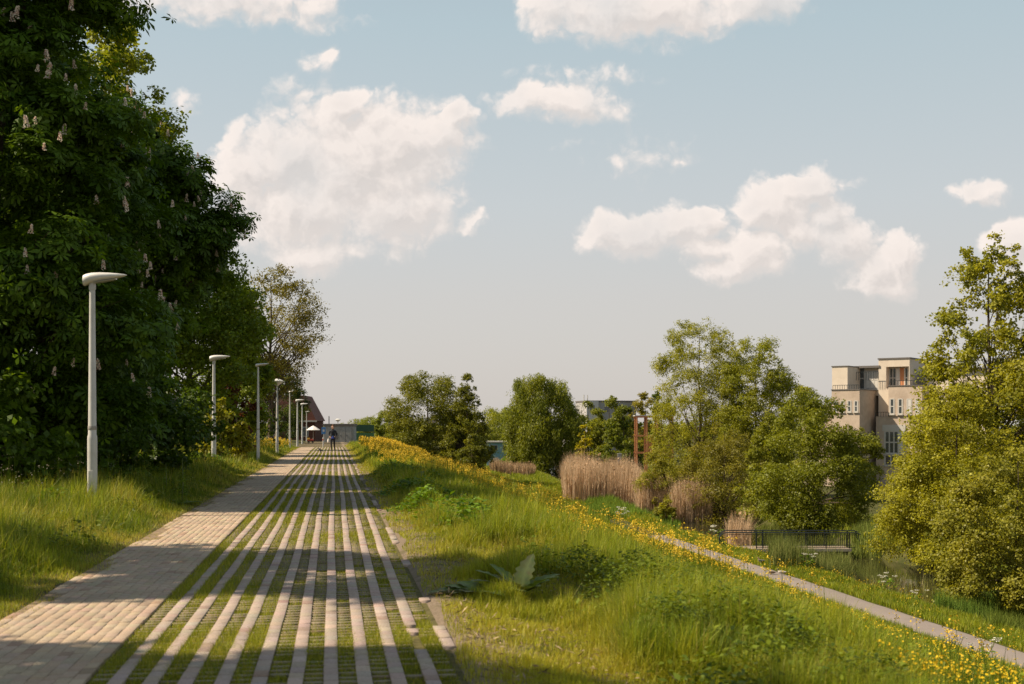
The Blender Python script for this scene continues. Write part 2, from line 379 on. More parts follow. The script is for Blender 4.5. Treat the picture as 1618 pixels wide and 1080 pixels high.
M_sand = mat('joint_sand', (.22, .16, .105), .95, var=.45, scale=9, spec=.05)
yb = np.arange(Y0, Y1, 1.0); k = len(yb); j = np.arange(k-1)
for nm_, a_, b_, z_ in (('brick_joint_sand', -2.90, -1.652, -.0045), ('paver_bed_soil', -1.652, .90, -.026)):
    tag(mesh_np(nm_, np.concatenate([np.stack([0*yb+a_, yb, dipz(yb)+z_], -1), np.stack([0*yb+b_, yb, dipz(yb)+z_], -1)]), [np.stack([j, j+k, j+k+1, j+1], -1)], mat=M_sand if a_ < -2 else M_soil), kind='structure')
# lower asphalt footpath
m = bpy.data.materials.new('asphalt'); m.use_nodes = True; N = NT(m.node_tree); b = N.n['Principled BSDF']
ge = N.new('ShaderNodeNewGeometry'); Pp = ge.outputs['Position']
c = N.mix(N.rng(N.noise(Pp, .8, 5, .6), .3, .7), (.165, .135, .115, 1), (.225, .185, .16, 1))
c = N.mix(N.rng(N.noise(Pp, 45, 3, .7), .35, .7), c, (.26, .215, .19, 1), 'MIX')
N.l.new(c, b.inputs['Base Color']); b.inputs['Roughness'].default_value = .9; b.inputs['Specular IOR Level'].default_value = .2
fy_ = np.arange(10, 77, .5); wob = .12*(fnoise(fy_, fy_*0, .35)-.5); wob2 = .12*(fnoise(fy_, fy_*0+40, .35)-.5)
cv = np.clip(fy_-80, 0, 40)**2*.012
fl = 18.75+wob+cv; fr = 20.25+wob2+cv
cols = [fl, fl*.75+fr*.25, (fl+fr)/2, fl*.25+fr*.75, fr]
Vp = np.concatenate([np.stack([cx_, fy_, ground_z(cx_, fy_)+(.05 if 0 < q < 4 else .01)], -1) for q, cx_ in enumerate(cols)])
k = len(fy_); j = np.arange(k-1)
tag(mesh_np('footpath', Vp, [np.stack([j+q*k, j+(q+1)*k, j+(q+1)*k+1, j+q*k+1], -1) for q in range(4)], mat=m, smooth_=True), kind='structure')

# ------------------------------------------------------------------ trees
def unit(v): return v/np.maximum(np.linalg.norm(v, axis=-1, keepdims=True), 1e-6)
def leaf_quads(P, Nn, A, ln, wd, fold=.25, mid=.5):
    """diamond leaves: base P, normal Nn, axis A"""
    A = unit(A - Nn*(A*Nn).sum(-1, keepdims=True)); B = np.cross(Nn, A)
    ln = np.broadcast_to(ln, (len(P),))[:, None]; wd = np.broadcast_to(wd, (len(P),))[:, None]
    v0 = P; v2 = P + A*ln; v1 = P + A*ln*mid + B*wd/2 + Nn*wd*fold; v3 = P + A*ln*mid - B*wd/2 + Nn*wd*fold
    Vv = np.stack([v0, v1, v2, v3], 1).reshape(-1, 3)
    F = (np.arange(len(P))*4)[:, None] + np.arange(4)[None]
    return Vv, F
def rand_dir(n): return unit(rng.normal(size=(n, 3)))
def crown_points(clumps, n, shell=.55):
    n0 = n; n = max(n0//13, 40); c = np.asarray(clumps); w = (c[:, 3]*c[:, 4] + c[:, 4]*c[:, 5] + c[:, 3]*c[:, 5]); w = w/w.sum()
    idx = rng.choice(len(c), n, p=w); d = rand_dir(n); r = 1 - np.abs(rng.normal(0, 1, n))*(1-shell)*.6
    r = np.clip(r, .05, 1.0) * (1 + .26*rng.normal(0, 1, n)*(rng.random(n) < .45))
    P = c[idx, :3] + d*r[:, None]*c[idx, 3:6]
    j = rng.integers(0, n, n0); sig = np.clip(c[idx[j], 3]*.16, .05, .5)
    return P[j] + rng.normal(0, 1, (n0, 3))*sig[:, None]*np.array([1, 1, .75]), d[j], idx[j]
def colors(n, c1, c2, idx=None, v=.16, k=(2.08, 2.16, .76)):
    c1 = np.asarray(c1); c2 = np.asarray(c2); t = rng.random(n)[:, None]
    if idx is not None:
        ct = rng.random(int(idx.max())+1); t = np.clip(ct[idx][:, None]*.65 + t*.5 - .05, 0, 1)
    return np.clip((c1*(1-t)+c2*t)*np.array(k)*(1+rng.normal(0, v, (n, 1))), .003, .8)
def envelope(h, R, prof, n, base=0, rmin=.16, rmax=.30, flat=.75, inner=.35, seed=None, squash=(1, 1)):
    """leaf clumps spread through a crown whose radius follows prof = [(height share, radius share)]"""
    r_ = np.random.default_rng(seed if seed is not None else rng.integers(1e9)); out = []
    ph = [p[0] for p in prof]; pr = [p[1] for p in prof]
    while len(out) < n:
        t = r_.random(); rr = np.interp(t, ph, pr)
        if r_.random() > rr + .06: continue
        a = r_.random()*2*PI; k = (r_.random()**.5 if r_.random() < inner else r_.uniform(.78, 1.02))
        s = R*r_.uniform(rmin, rmax)*(.55+.45*rr)
        q = max(rr*R - s*.6, 0)*k
        out.append((q*math.cos(a)*squash[0], q*math.sin(a)*squash[1], base + t*(h-base), s*r_.uniform(.7, 1.4), s*r_.uniform(.7, 1.4), s*flat*r_.uniform(.7, 1.3)))
    return np.array(out)
def branches(mb, h, clumps, tr, n, lean=(0, 0), r0=.35, twig=.012):
    top = Vector((lean[0], lean[1], h*.93)); pts = []; K = 9
    for i in range(K):
        t = i/(K-1); w = .03*h*(1-t)*t
        pts.append(Vector((top.x*t + random.uniform(-w, w), top.y*t + random.uniform(-w, w), -.25 + (top.z+.25)*t)))
    mb.tube(pts, [max(tr*(1-.9*(i/(K-1))**.8)*(1.5 if i == 0 else 1), twig) for i in range(K)], 9)
    order = np.argsort(-np.linalg.norm(clumps[:, :2], axis=1) + rng.normal(0, .4, len(clumps)))
    for k in order[:n]:
        c = Vector(clumps[k, :3]); t0 = max(r0*.6, min(.9, c.z/h - .22*random.random() - .05 - .25*Vector((c.x, c.y)).length/h))
        f = t0*(K-1); i = min(int(f), K-2); p = pts[i].lerp(pts[i+1], f-i); rb = max(tr*(1-.9*t0**.8)*.55, .02)
        mid = p.lerp(c, .5) + Vector((random.uniform(-.1, .1)*h*.2, random.uniform(-.1, .1)*h*.2, random.uniform(-.03, .06)*h))
        L = [p.lerp(mid, q).lerp(mid.lerp(c, q), q) for q in (0, .25, .5, .75, 1)]
        mb.tube(L, [rb, rb*.75, rb*.5, rb*.3, twig], 6)
        for q in range(3):                                         # twigs through the clump
            e = c + Vector(rand_dir(1)[0])*float(clumps[k, 3])*random.uniform(.7, 1.15)
            mb.tube([L[3], L[3].lerp(e, .5)+Vector((0, 0, .1)), e], [rb*.22+.004, .009, .005], 4)
def tree(name, label, cat, loc, h, R, prof, ncl, nlf, ll, lw, c1, c2, tr=.2, base=.15, group=None, style='plain', nbr=16, shell=.55,
         flat=.75, rmin=.16, rmax=.30, lean=(0, 0), inner=.35, seed=1, squash=(1, 1), mat_=None, clumps=None, spray=0, trunk=True, up=.5):
    global rng
    rng = np.random.default_rng(seed); random.seed(seed)
    root = empty(name, loc, label, cat, group)
    cl = envelope(h, R, prof, ncl, base*h, rmin, rmax, flat, inner, squash=squash) if clumps is None else np.asarray(clumps, float)
    if lean != (0, 0):
        t = cl[:, 2:3]/h; cl[:, :2] += t*np.asarray(lean)
    if trunk:
        mb = MB(); branches(mb, h, cl, tr, nbr, lean); mb.build('trunk', M_bark, root, True)
    if style == 'chestnut':
        P_, d, idx = crown_points(cl, nlf, shell); nr = unit(d*.6 + np.array([0, 0, .75]) + rng.normal(0, .33, (nlf, 3)))
        a0 = unit(np.cross(nr, rng.normal(size=(nlf, 3)))); b0 = np.cross(nr, a0)
        cc = colors(nlf, c1, c2, idx); VV = []; CC = []
        sz = ll*rng.uniform(.7, 1.2, nlf)
        for q, ang in enumerate(np.array([0, 52, -52, 103, -103, 150, -150])):
            an = math.radians(ang); s = 1 - abs(ang)/330.
            A = a0*math.cos(an) + b0*math.sin(an)
            drop = rng.uniform(.35, .95, (nlf, 1)); A2 = unit(A - nr*drop*.55 - np.array([0, 0, 1])*drop*.35)
            nn = unit(nr + A*drop*.55)
            v, f = leaf_quads(P_ + A2*.03, nn, A2, sz*s, sz*s*lw/ll, .16, .66)
            VV.append(v); CC.append(np.repeat(cc*(1+rng.normal(0, .08, (nlf, 1))), 4, 0))
        V_ = np.concatenate(VV); C_ = np.concatenate(CC); F_ = np.arange(len(V_)).reshape(-1, 4)
        mesh_np('crown', V_, [F_], C_, mat_ or M_glossleaf, root)
    else:
        P_, d, idx = crown_points(cl, nlf, shell)
        if style == 'willow':                                        # strands that hang from the clumps
            P_ = P_ - np.array([0, 0, 1])*np.abs(rng.normal(0, 1, (nlf, 1)))*cl[idx, 5:6]*.55
            A = np.array([0, 0, -1.]) + rng.normal(0, .28, (nlf, 3)) + d*.15; nr = unit(d*np.array([1, 1, .3]) + rng.normal(0, .6, (nlf, 3)))
        else:
            nr = unit(d*.55 + np.array([0, 0, up]) + rng.normal(0, .5, (nlf, 3))); A = rng.normal(size=(nlf, 3)) + d*.6 - np.array([0, 0, .3])
        s = rng.uniform(.65, 1.25, nlf)
        V_, F_ = leaf_quads(P_, nr, A, ll*s, lw*s, .2)
        mesh_np('crown', V_, [F_], np.repeat(colors(nlf, c1, c2, idx), 4, 0), mat_ or M_leaf, root)
    return root, cl
ROUND = [(0, .45), (.15, .8), (.4, 1), (.65, .9), (.85, .6), (1, .18)]
OVAL = [(0, .35), (.2, .8), (.5, 1), (.75, .75), (.92, .4), (1, .1)]
CONE = [(0, .8), (.15, 1), (.4, .78), (.7, .42), (.9, .2), (1, .05)]
DOME = [(0, .7), (.3, .95), (.55, 1), (.75, .92), (.9, .7), (1, .42)]
BUSH = [(0, .85), (.3, 1), (.6, .92), (.85, .6), (1, .2)]
def gp(px, d, sink=0):
    v = at(px, HY, d); return Vector((v.x, v.y, float(ground_z(v.x, v.y))-sink))
CH1, CH2 = (.020, .040, .006), (.054, .084, .012)
# row along the left of the path
def blossoms(root, cl, n, seed, side):
    r_ = np.random.default_rng(seed); k = 0; tries = 0
    while k < n and tries < 12000:
        tries += 1; c = cl[r_.integers(len(cl))]; d = unit(r_.normal(size=3))
        if d @ side < .25 or d[2] < -.3: continue
        p_ = c[:3] + d*c[3:6]*1.05
        w_ = p_ + np.array(root.location); tc_ = unit(np.array([0, 0, 1.7])-w_); px_, _ = pxw(w_[0], w_[1])
        if not -30 < px_ < 420: continue
        if any((((p_+tc_*q-cl[:, :3])/(cl[:, 3:6]*.92))**2).sum(1).min() < 1 for q in (.3, .6, 1., 1.6, 2.5, 4.)): continue
        o = bpy.data.objects.new('blossom', BLOSSOM[k % 3]); COL.objects.link(o); o.parent = root
        o.location = c[:3] + d*c[3:6]*r_.uniform(.98, 1.12); o.rotation_euler = (r_.normal(0, .12), r_.normal(0, .12), r_.random()*6); s = r_.uniform(.5, .9); o.scale = (s, s, s); k += 1
BLOSSOM = []
for q in range(3):
    n = 110; t = rng.random(n)**.9; a = rng.random(n)*2*PI; rr = (.062*(1-t*.85))*rng.uniform(.6, 1.1, n)
    P_ = np.stack([rr*np.cos(a), rr*np.sin(a), t*.27], -1); d = unit(np.stack([np.cos(a), np.sin(a), np.full(n, .3)], -1))
    v, f = leaf_quads(P_, unit(rng.normal(size=(n, 3))+d), d + rng.normal(0, .4, (n, 3)), .042, .04, .1)
    BLOSSOM.append(mesh_np('blossom', v, [f], np.repeat(np.where(rng.random((n, 1)) < .22, (.60, .38, .32), (.88, .78, .66)), 4, 0), M_petal, link=False))
SIDE = np.array([.45, -.88, .1])
LG = 'trees along the left of the path'
t, c = tree('chestnut_tree', 'nearest dark horse chestnut with pale flower candles, cut off by the left edge', 'tree', gp(-10, 29), 17, 5.2, [(0, .7), (.25, .78), (.45, .62), (.55, .42), (.62, .58), (.72, .66), (1, .55)], 190, 30000, .27, .105, CH1, CH2, .33, .07, LG, 'chestnut', 30, .6, seed=11)
blossoms(t, c, 95, 5, SIDE)
tree('chestnut_tree', 'tall dark horse chestnut filling the top left corner behind the nearest one', 'tree', gp(-160, 37), 18, 5.2, [(0, .6), (.3, .9), (.6, 1), (.85, .8), (1, .5)], 120, 17000, .29, .115, CH1, CH2, .33, .07, LG, 'chestnut', 20, .6, seed=10)
t, c = tree('chestnut_tree', 'wide dark horse chestnut whose drooping leaves stand out against the large white cloud', 'tree', gp(168, 41), 11.6, 4.2, [(0, .45), (.3, .50), (.48, .82), (.62, 1), (.8, .74), (.92, .42), (1, .15)], 120, 21000, .28, .11, CH1, CH2, .30, .08, LG, 'chestnut', 30, .6, seed=12)
blossoms(t, c, 99, 6, SIDE)
tree('maple_tree', 'tall tree with sunlit yellow green top rising behind the horse chestnuts', 'tree', gp(165, 62), 21.5, 4.6, OVAL, 90, 42000, .2, .16, (.07, .085, .012), (.15, .15, .022), .3, .15, LG, seed=13, rmin=.14, rmax=.26)
tree('lime_tree', 'mid green bushy tree behind the second wedge-headed street lamp', 'tree', gp(300, 62), 10.0, 3.5, DOME, 110, 60000, .15, .13, (.040, .062, .008), (.100, .120, .018), .2, .05, LG, seed=14)
tree('lime_tree', 'green leafy tree behind the tall thin street lamp', 'tree', gp(362, 74), 10.3, 2.6, DOME, 90, 42000, .15, .13, (.044, .066, .009), (.110, .125, .020), .18, .05, LG, seed=15)
tree('sparse_tree', 'thinly leaved reddish tree whose twigs reach out over the path', 'tree', gp(428, 92), 13.0, 4.2, [(0, .25), (.25, .75), (.5, 1), (.7, .95), (.88, .65), (1, .25)], 130, 24000, .14, .10, (.07, .055, .022), (.10, .085, .028), .22, .28, LG, nbr=70, shell=.2, seed=16, rmin=.16, rmax=.3, inner=.6)
tree('dark_tree', 'very dark dense tree below the sparse reddish crown', 'tree', gp(436, 150), 10.2, 3.8, BUSH, 50, 22000, .15, .13, (.018, .026, .007), (.030, .040, .010), .2, .05, LG, seed=17)
tree('dark_tree', 'farthest green tree of the left row, beside the brick house', 'tree', gp(458, 176), 9.4, 2.7, OVAL, 45, 14000, .16, .14, (.030, .045, .009), (.065, .080, .016), .2, .1, LG, seed=18)
# trees of the same row beside and behind the photographer's left edge: their shade crosses the path
tree('lime_tree', 'roadside tree left of the camera that shades the near paving', 'tree', (-11.5, 16.4, float(ground_z(-11.5, 16.4))), 16.6, 2.9, ROUND, 64, 26000, .22, .18, (.03, .05, .008), (.06, .085, .014), .25, .25, LG, seed=19)
tree('lime_tree', 'roadside tree beside the camera that shades the bottom of the view', 'tree', (-11.5, 8.8, float(ground_z(-11.5, 8.8))), 14.6, 2.6, ROUND, 56, 14000, .22, .18, (.03, .05, .008), (.06, .085, .014), .25, .25, LG, seed=20)
UG = 'shrubs under the trees on the left'
for q, (px, d, h, R, n, c1, c2, lb, nm) in enumerate((
    (-60, 27, 3.4, 2.6, 9000, CH1, CH2, 'dark shrub at the left edge under the nearest horse chestnut', 'dark_shrub'),
    (60, 33, 3.2, 2.4, 9000, CH1, CH2, 'dark shrub behind the pole of the nearest street lamp', 'dark_shrub'),
    (190, 37, 3.0, 2.4, 9000, (.016, .030, .006), (.035, .055, .010), 'dark shrub between the two nearest lamps, under the wide chestnut', 'dark_shrub'),
    (262, 46, 3.2, 2.2, 9000, (.018, .032, .006), (.040, .060, .012), 'dark shrub close left of the second wedge-headed lamp', 'dark_shrub'),
    (350, 55, 2.6, 1.1, 6000, (.075, .08, .012), (.14, .12, .02), 'yellow green shrub catching the sun behind the second lamp', 'bright_shrub'),
    (375, 66, 4.0, 1.1, 5000, (.035, .010, .012), (.055, .018, .018), 'dark purple-leaved shrub between the second and third lamps', 'purple_shrub'),
    (405, 82, 3.0, 1.8, 6000, (.02, .036, .007), (.045, .065, .012), 'green shrub in front of the very dark tree', 'dark_shrub'))):
    tree(nm, lb, 'shrub', gp(px, d), h, R, BUSH, 34, n, .16, .12, c1, c2, .07, .0, UG, seed=40+q, nbr=8)

# canal side
RG = 'trees on the canal side'
OL1, OL2 = (.085, .082, .014), (.165, .145, .028)
tree('alder_tree', 'tall open-topped tree in front of the flats, near the right edge', 'tree', gp(1562, 72), 17.0, 4.7, [(0, .8), (.25, 1), (.45, .95), (.6, .74), (.72, .6), (.88, .52), (1, .22)], 190, 52000, .17, .145, (.085, .088, .015), (.17, .15, .03), .24, .05, RG, nbr=110, shell=.3, seed=221, rmin=.13, rmax=.22, inner=.5)
tree('alder_tree', 'leafy tree cut off by the right edge beside the open-topped one', 'tree', gp(1680, 66), 12.0, 4.0, ROUND, 70, 26000, .16, .14, OL1, OL2, .2, .05, RG, seed=22)
tree('willow_shrub', 'broad yellow green bush hanging over the water right of the bridge', 'shrub', gp(1512, 64), 8.0, 4.2, [(0, 1), (.3, .95), (.55, .75), (.8, .5), (1, .2)], 140, 75000, .125, .085, OL1, (.18, .16, .028), .12, .0, RG, seed=23, rmin=.14, rmax=.24)
tree('hawthorn_shrub', 'pinkish tinged bush at the water edge in the bottom right corner', 'shrub', gp(1608, 49.5), 6.0, 3.2, BUSH, 120, 60000, .11, .09, (.080, .080, .020), (.160, .140, .045), .1, .0, RG, seed=24, rmin=.14, rmax=.24)
tree('dark_bush', 'dense dark green bush right behind the footbridge railing', 'shrub', gp(1288, 82), 8.4, 4.2, [(0, .85), (.3, 1), (.5, .95), (.75, .68), (1, .3)], 100, 60000, .135, .10, (.060, .066, .011), (.115, .115, .022), .18, .0, RG, seed=25, rmin=.13, rmax=.24)
tree('dark_bush', 'small pointed bush left of the dense dark bush by the bridge', 'shrub', gp(1215, 92), 7.6, 2.6, CONE, 60, 24000, .14, .10, (.070, .074, .013), (.13, .125, .025), .14, .0, RG, seed=26, rmin=.15, rmax=.26)
tree('birch_tree', 'tallest light green tree above the reeds, with a loose feathery top', 'tree', gp(1105, 112), 16.6, 4.4, DOME, 300, 98000, .14, .08, (.085, .088, .017), (.165, .15, .032), .22, .03, RG, 'plain', nbr=40, shell=.45, seed=27, rmin=.13, rmax=.23)
tree('birch_tree', 'rounder light green tree on the right shoulder of the tallest one', 'tree', gp(1195, 108), 13.6, 3.5, DOME, 210, 70000, .14, .09, (.080, .086, .016), (.15, .14, .028), .2, .05, RG, nbr=30, shell=.5, seed=28, rmin=.15, rmax=.26)
tree('twiggy_shrub', 'brownish twiggy bush between the reeds and the dark bush', 'shrub', gp(1145, 98), 8.2, 3.8, BUSH, 100, 36000, .13, .08, (.075, .066, .022), (.13, .11, .034), .12, .0, RG, nbr=60, shell=.3, seed=29)
tree('leaning_willow', 'low olive willow leaning out over the tan reeds', 'tree', gp(1070, 106), 6.0, 2.7, BUSH, 60, 26000, .13, .07, (.085, .082, .018), (.15, .13, .032), .16, .15, RG, nbr=30, lean=(-1.6, -.4), shell=.4, seed=30)
tree('green_shrub', 'small light bush at the foot of the tan reeds', 'shrub', gp(1052, 96), 2.6, 1.0, BUSH, 24, 7000, .11, .07, OL1, OL2, .05, .0, RG, seed=31)
tree('poplar_tree', 'leafy tree beyond the right edge, beside the flats', 'tree', gp(1800, 82), 12, 4.2, ROUND, 60, 16000, .22, .18, OL1, OL2, .2, .05, RG, seed=37)
tree('poplar_tree', 'broad tree beyond the right edge, farther from the canal', 'tree', gp(1950, 108), 13, 5.2, ROUND, 60, 14000, .26, .2, OL1, OL2, .2, .05, RG, seed=38)
# the pair on the dike and the willow
DK1, DK2 = (.052, .056, .012), (.105, .098, .022)
tree('alder_tree', 'round-topped olive tree, left one of the pair beyond the yellow flowers', 'tree', gp(676, 146), 9.3, 4.9, DOME, 210, 60000, .17, .12, DK1, DK2, .2, .0, RG, seed=232, flat=.7, rmin=.13, rmax=.24)
tree('alder_tree', 'pointed olive tree with a bare lower stem, right one of the pair beyond yellow flowers', 'tree', gp(738, 142), 11.0, 3.3, CONE, 150, 30000, .17, .12, DK1, DK2, .16, .05, RG, seed=33, flat=.7, nbr=40, shell=.45, rmin=.14, rmax=.26)
tree('dark_shrub', 'dark shrub at the right foot of the pointed olive tree', 'shrub', gp(746, 138), 4.0, 1.8, BUSH, 40, 12000, .16, .12, (.045, .05, .011), (.085, .082, .018), .1, .0, RG, seed=34)
tree('willow_tree', 'big weeping willow standing by the canal', 'tree', gp(868, 194), 15.6, 6.4, [(0, .6), (.2, .92), (.42, 1), (.62, .9), (.8, .76), (.92, .62), (1, .4)], 170, 95000, .36, .12, (.052, .062, .014), (.115, .115, .026), .35, .02, RG, 'willow', 30, .5, seed=136, flat=1.15, lean=(-1.6, 0), rmin=.15, rmax=.26)
tree('willow_tree', 'smaller pale willow on the left flank of the big weeping one', 'tree', gp(828, 199), 9.8, 2.2, ROUND, 45, 18000, .32, .13, (.075, .082, .018), (.14, .135, .03), .2, .02, RG, 'willow', 16, .5, seed=36, flat=1.1)
FG = 'far trees beyond the canal'
for q, (px, d, h, R, n, c1, c2, nm, lb) in enumerate((
    (930, 200, 8.0, 3.6, 15000, (.050, .058, .012), (.10, .10, .02), 'round_tree', 'dark round tree right beside the big weeping willow'),
    (962, 186, 8.8, 3.4, 16000, (.06, .07, .014), (.125, .12, .025), 'round_tree', 'green tree in front of the grey flat roof'),
    (985, 172, 6.8, 2.9, 14000, (.045, .056, .012), (.085, .09, .02), 'round_tree', 'bluish green tree just left of the orange steel frame, above the reeds'),
    (925, 180, 5.6, 1.4, 5000, (.12, .11, .015), (.20, .16, .02), 'yellow_tree', 'slim yellowish tree between the willow and the reeds'),
    (1020, 230, 13.0, 3.5, 14000, (.085, .075, .02), (.15, .12, .03), 'round_tree', 'brownish yellow tree behind the orange steel frame'),
    (1045, 240, 13.6, 3.2, 14000, (.04, .055, .014), (.075, .085, .02), 'round_tree', 'dark green tree peeking out left of the tallest light green tree'),
    (895, 250, 12.4, 4, 12000, (.05, .06, .014), (.09, .095, .022), 'round_tree', 'dark tree rising behind the right side of the willow'),
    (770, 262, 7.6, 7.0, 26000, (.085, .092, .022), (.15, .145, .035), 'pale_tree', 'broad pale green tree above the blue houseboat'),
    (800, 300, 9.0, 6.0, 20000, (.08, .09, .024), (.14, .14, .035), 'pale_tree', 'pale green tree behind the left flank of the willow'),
    (607, 330, 6.9, 4.0, 16000, (.07, .085, .025), (.12, .125, .035), 'pale_tree', 'pale rounded tree left of the olive pair'),  # this and the next two: leaf colours paled to stand in for haze
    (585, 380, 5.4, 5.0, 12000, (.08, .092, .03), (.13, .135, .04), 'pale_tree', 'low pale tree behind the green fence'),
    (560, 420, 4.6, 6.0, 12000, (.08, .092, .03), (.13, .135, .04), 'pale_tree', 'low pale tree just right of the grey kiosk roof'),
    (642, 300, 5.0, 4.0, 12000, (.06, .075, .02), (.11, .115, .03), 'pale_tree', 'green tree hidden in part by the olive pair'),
    (1290, 150, 8.6, 4.0, 14000, (.06, .068, .014), (.12, .115, .025), 'round_tree', 'tree left of the flats behind the dense dark bush'),
    (1265, 118, 10.2, 2.4, 14000, (.10, .10, .018), (.17, .155, .03), 'round_tree', 'young bright green tree left of the flats, behind the dense dark bush'),
    (1350, 108, 4.2, 2.6, 12000, (.07, .075, .015), (.14, .13, .028), 'round_tree', 'bushy tree before the lower floors of the flats'),
    )):
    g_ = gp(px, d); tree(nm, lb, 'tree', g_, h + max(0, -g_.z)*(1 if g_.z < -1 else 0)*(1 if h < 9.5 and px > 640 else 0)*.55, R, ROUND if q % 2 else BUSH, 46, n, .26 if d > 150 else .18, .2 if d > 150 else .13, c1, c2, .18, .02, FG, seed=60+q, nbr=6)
# low far wood along the horizon, one mass; distance haze put into its pale colour
rng = np.random.default_rng(99)
cl = []
for k in range(150):
    px = rng.uniform(-400, 2100); d = rng.uniform(620, 900); v = at(px, HY, d); s = rng.uniform(4, 8); cl.append((v.x, v.y, -3.5+rng.uniform(0, 3.5), s*1.6, s, s*.75))
P_, d_, idx = crown_points(cl, 60000, .5)
v, f = leaf_quads(P_, unit(d_+rng.normal(0, .5, P_.shape)), rng.normal(size=P_.shape), 1.2, 1.0, .2)
tag(mesh_np('distant_woodland', v, [f], np.repeat(colors(len(P_), (.07, .08, .03), (.11, .115, .04), idx), 4, 0), M_leaf), 'low pale woodland along the horizon', 'woodland', kind='stuff')

# ------------------------------------------------------------------ street lamps
def pole(root, h, r0, r1, sleeve=True):
    mb = MB()
    if sleeve: mb.lathe([(r0, -.3), (r0, 1.35), (r0*.97, 1.40), (r0*.84, 1.44), (r1, h)], 20)
    else: mb.lathe([(r0, -.3), (r0*.95, 1.2), (r1, h)], 16)
    p = mb.build('pole', M_steel, root, True)
    mb = MB(); mb.box(-.045, .045, -r0-.006, -r0+.02, .35, .75); mb.build('service_hatch', M_steel, p, bevel=.004)
    mb = MB(); mb.lathe([(r0*.86+.002, 1.53), (r0*.86+.004, 1.535), (r0*.855+.004, 1.60), (r0*.855+.002, 1.605)], 20); mb.build('number_band', M_band, p, True)
    return p
M_band = mat('number_band_grey', (.30, .27, .24), .6)
def wedge_lamp(name, label, loc, h, s=1):
    root = empty(name, loc, label, 'street lamp', 'street lamps along the path', -YAW)
    pole(root, h-.2*s, .092*s, .052*s)
    # streamlined head, blunt over the pole, tapering to a tip that points over the path
    def ring(x, zb, zt, w, k=14):
        zc = (zb+zt)/2; hh = (zt-zb)/2
        out = []
        for q in range(k):
            a = 2*PI*q/k; ca, sa = math.cos(a), math.sin(a)
            out.append(Vector((x, w*math.copysign(abs(ca)**.7, ca), zc+hh*math.copysign(abs(sa)**.8, sa))))
        return out
    top = h+.02
    st = [(-.155, -.20, .01, .10), (-.150, -.225, .035, .125), (-.10, -.20, .055, .15), (0, -.155, .078, .165), (.15, -.115, .085, .165), (.32, -.075, .08, .145), (.48, -.035, .066, .11), (.60, .0, .052, .065), (.655, .026, .040, .015)]
    mb = MB().loft([ring(x*s, z0*.80*s+h-.045, z1*.9*s+h-.045, w*s) for x, z0, z1, w in st]); hd = mb.build('lamp_head', M_lampw, root, True)
    mb = MB(); mb.loft([ring(x*s, z0*.80*s+h-.055, z0*.80*s+h-.03, w*s) for x, z0, w in ((.06, -.155, .11), (.2, -.125, .12), (.38, -.082, .09), (.46, -.06, .05))]); mb.build('lens', M_lens, hd, True)
    mb = MB().lathe([(.062*s, h-.30*s), (.066*s, h-.28*s), (.066*s, h-.18*s), (.05*s, h-.15*s)], 16); mb.build('socket', M_steel, root, True)
    return root
def disc_lamp(name, label, loc, h, w, s=1):
    root = empty(name, loc, label, 'street lamp', 'street lamps along the path', -YAW)
    pole(root, h-.1, .075*s, .038*s, False)
    mb = MB(); k = 14
    def ring(x, zc, hw, hh): return [Vector((x, hw*math.cos(2*PI*q/k), zc+hh*math.sin(2*PI*q/k))) for q in range(k)]
    mb.loft([ring(-.20*w, h-.03, .05, .03), ring(-.17*w, h-.03, .10, .075), ring(-.05*w, h-.015, .13, .07), ring(.12*w, h+.01, .14, .05), ring(.45*w, h+.03, .13, .04), ring(.70*w, h+.045, .08, .025), ring(.78*w, h+.05, .02, .01)])
    hd = mb.build('lamp_head', M_lampw, root, True)
    mb = MB(); mb.loft([ring(.1*w, h-.045, .09, .015), ring(.45*w, h-.015, .09, .015), ring(.6*w, h+.012, .05, .01)]); mb.build('lens', M_lens, hd, True)
    return root
def cone_lamp(name, label, loc, h, s=1):
    root = empty(name, loc, label, 'street lamp', 'street lamps along the path', -YAW)
    pole(root, h-.40*s, .085*s, .045*s)
    hd = MB().lathe([(.06*s, h-.44*s), (.075*s, h-.42*s), (.12*s, h-.38*s), (.375*s, h-.175*s), (.385*s, h-.15*s)], 28).build('lamp_shade', M_opal, root, True)
    MB().lathe([(.39*s, h-.15*s), (.385*s, h-.135*s), (.22*s, h-.055*s), (.09*s, h-.01*s), (.02*s, h)], 28).build('lamp_cap', M_lampw, hd, True)
    return root
M_opal = mat('opal_plastic', (.72, .68, .60), .35, 0, .03, 5, .5)
def lp(px, d): v = at(px, HY, d); v.z = float(ground_z(v.x, v.y)); return v
def ltop(py, d): return CAMZ + (HY-py)/FPX*d
for px, d, py, fn, lb, kw in (
    (146, 24.5, 433, wedge_lamp, 'nearest street lamp, tall grey pole with a wedge-shaped white head', {}),
    (338, 51.5, 562, wedge_lamp, 'second wedge-headed street lamp, standing before the yellow green shrub', {}),
    (408, 59.5, 576, disc_lamp, 'thin flat-headed street lamp between the second wedge-headed lamp and the double-cone one', {'w': .62}),
    (438, 77, 598, cone_lamp, 'street lamp with a white double-cone head', {}),
    (458, 102, 618.5, disc_lamp, 'slim street lamp with a small flat head right after the double-cone one', {'w': .4}),
    (470, 117, 631, wedge_lamp, 'small distant wedge-headed street lamp, third of its kind', {}),
    (477.5, 138, 637, wedge_lamp, 'farthest wedge-headed street lamp, fourth of its kind', {}),
    (484.5, 172, 650, disc_lamp, 'faint far street lamp in front of the brick house', {'w': .5}),
    (534, 170, 661, cone_lamp, 'far street lamp with a cone head seen beside the walking person', {})):
    L_ = lp(px-.0, d); fn('street_lamp', lb, L_, ltop(py, d)-L_.z, **kw)

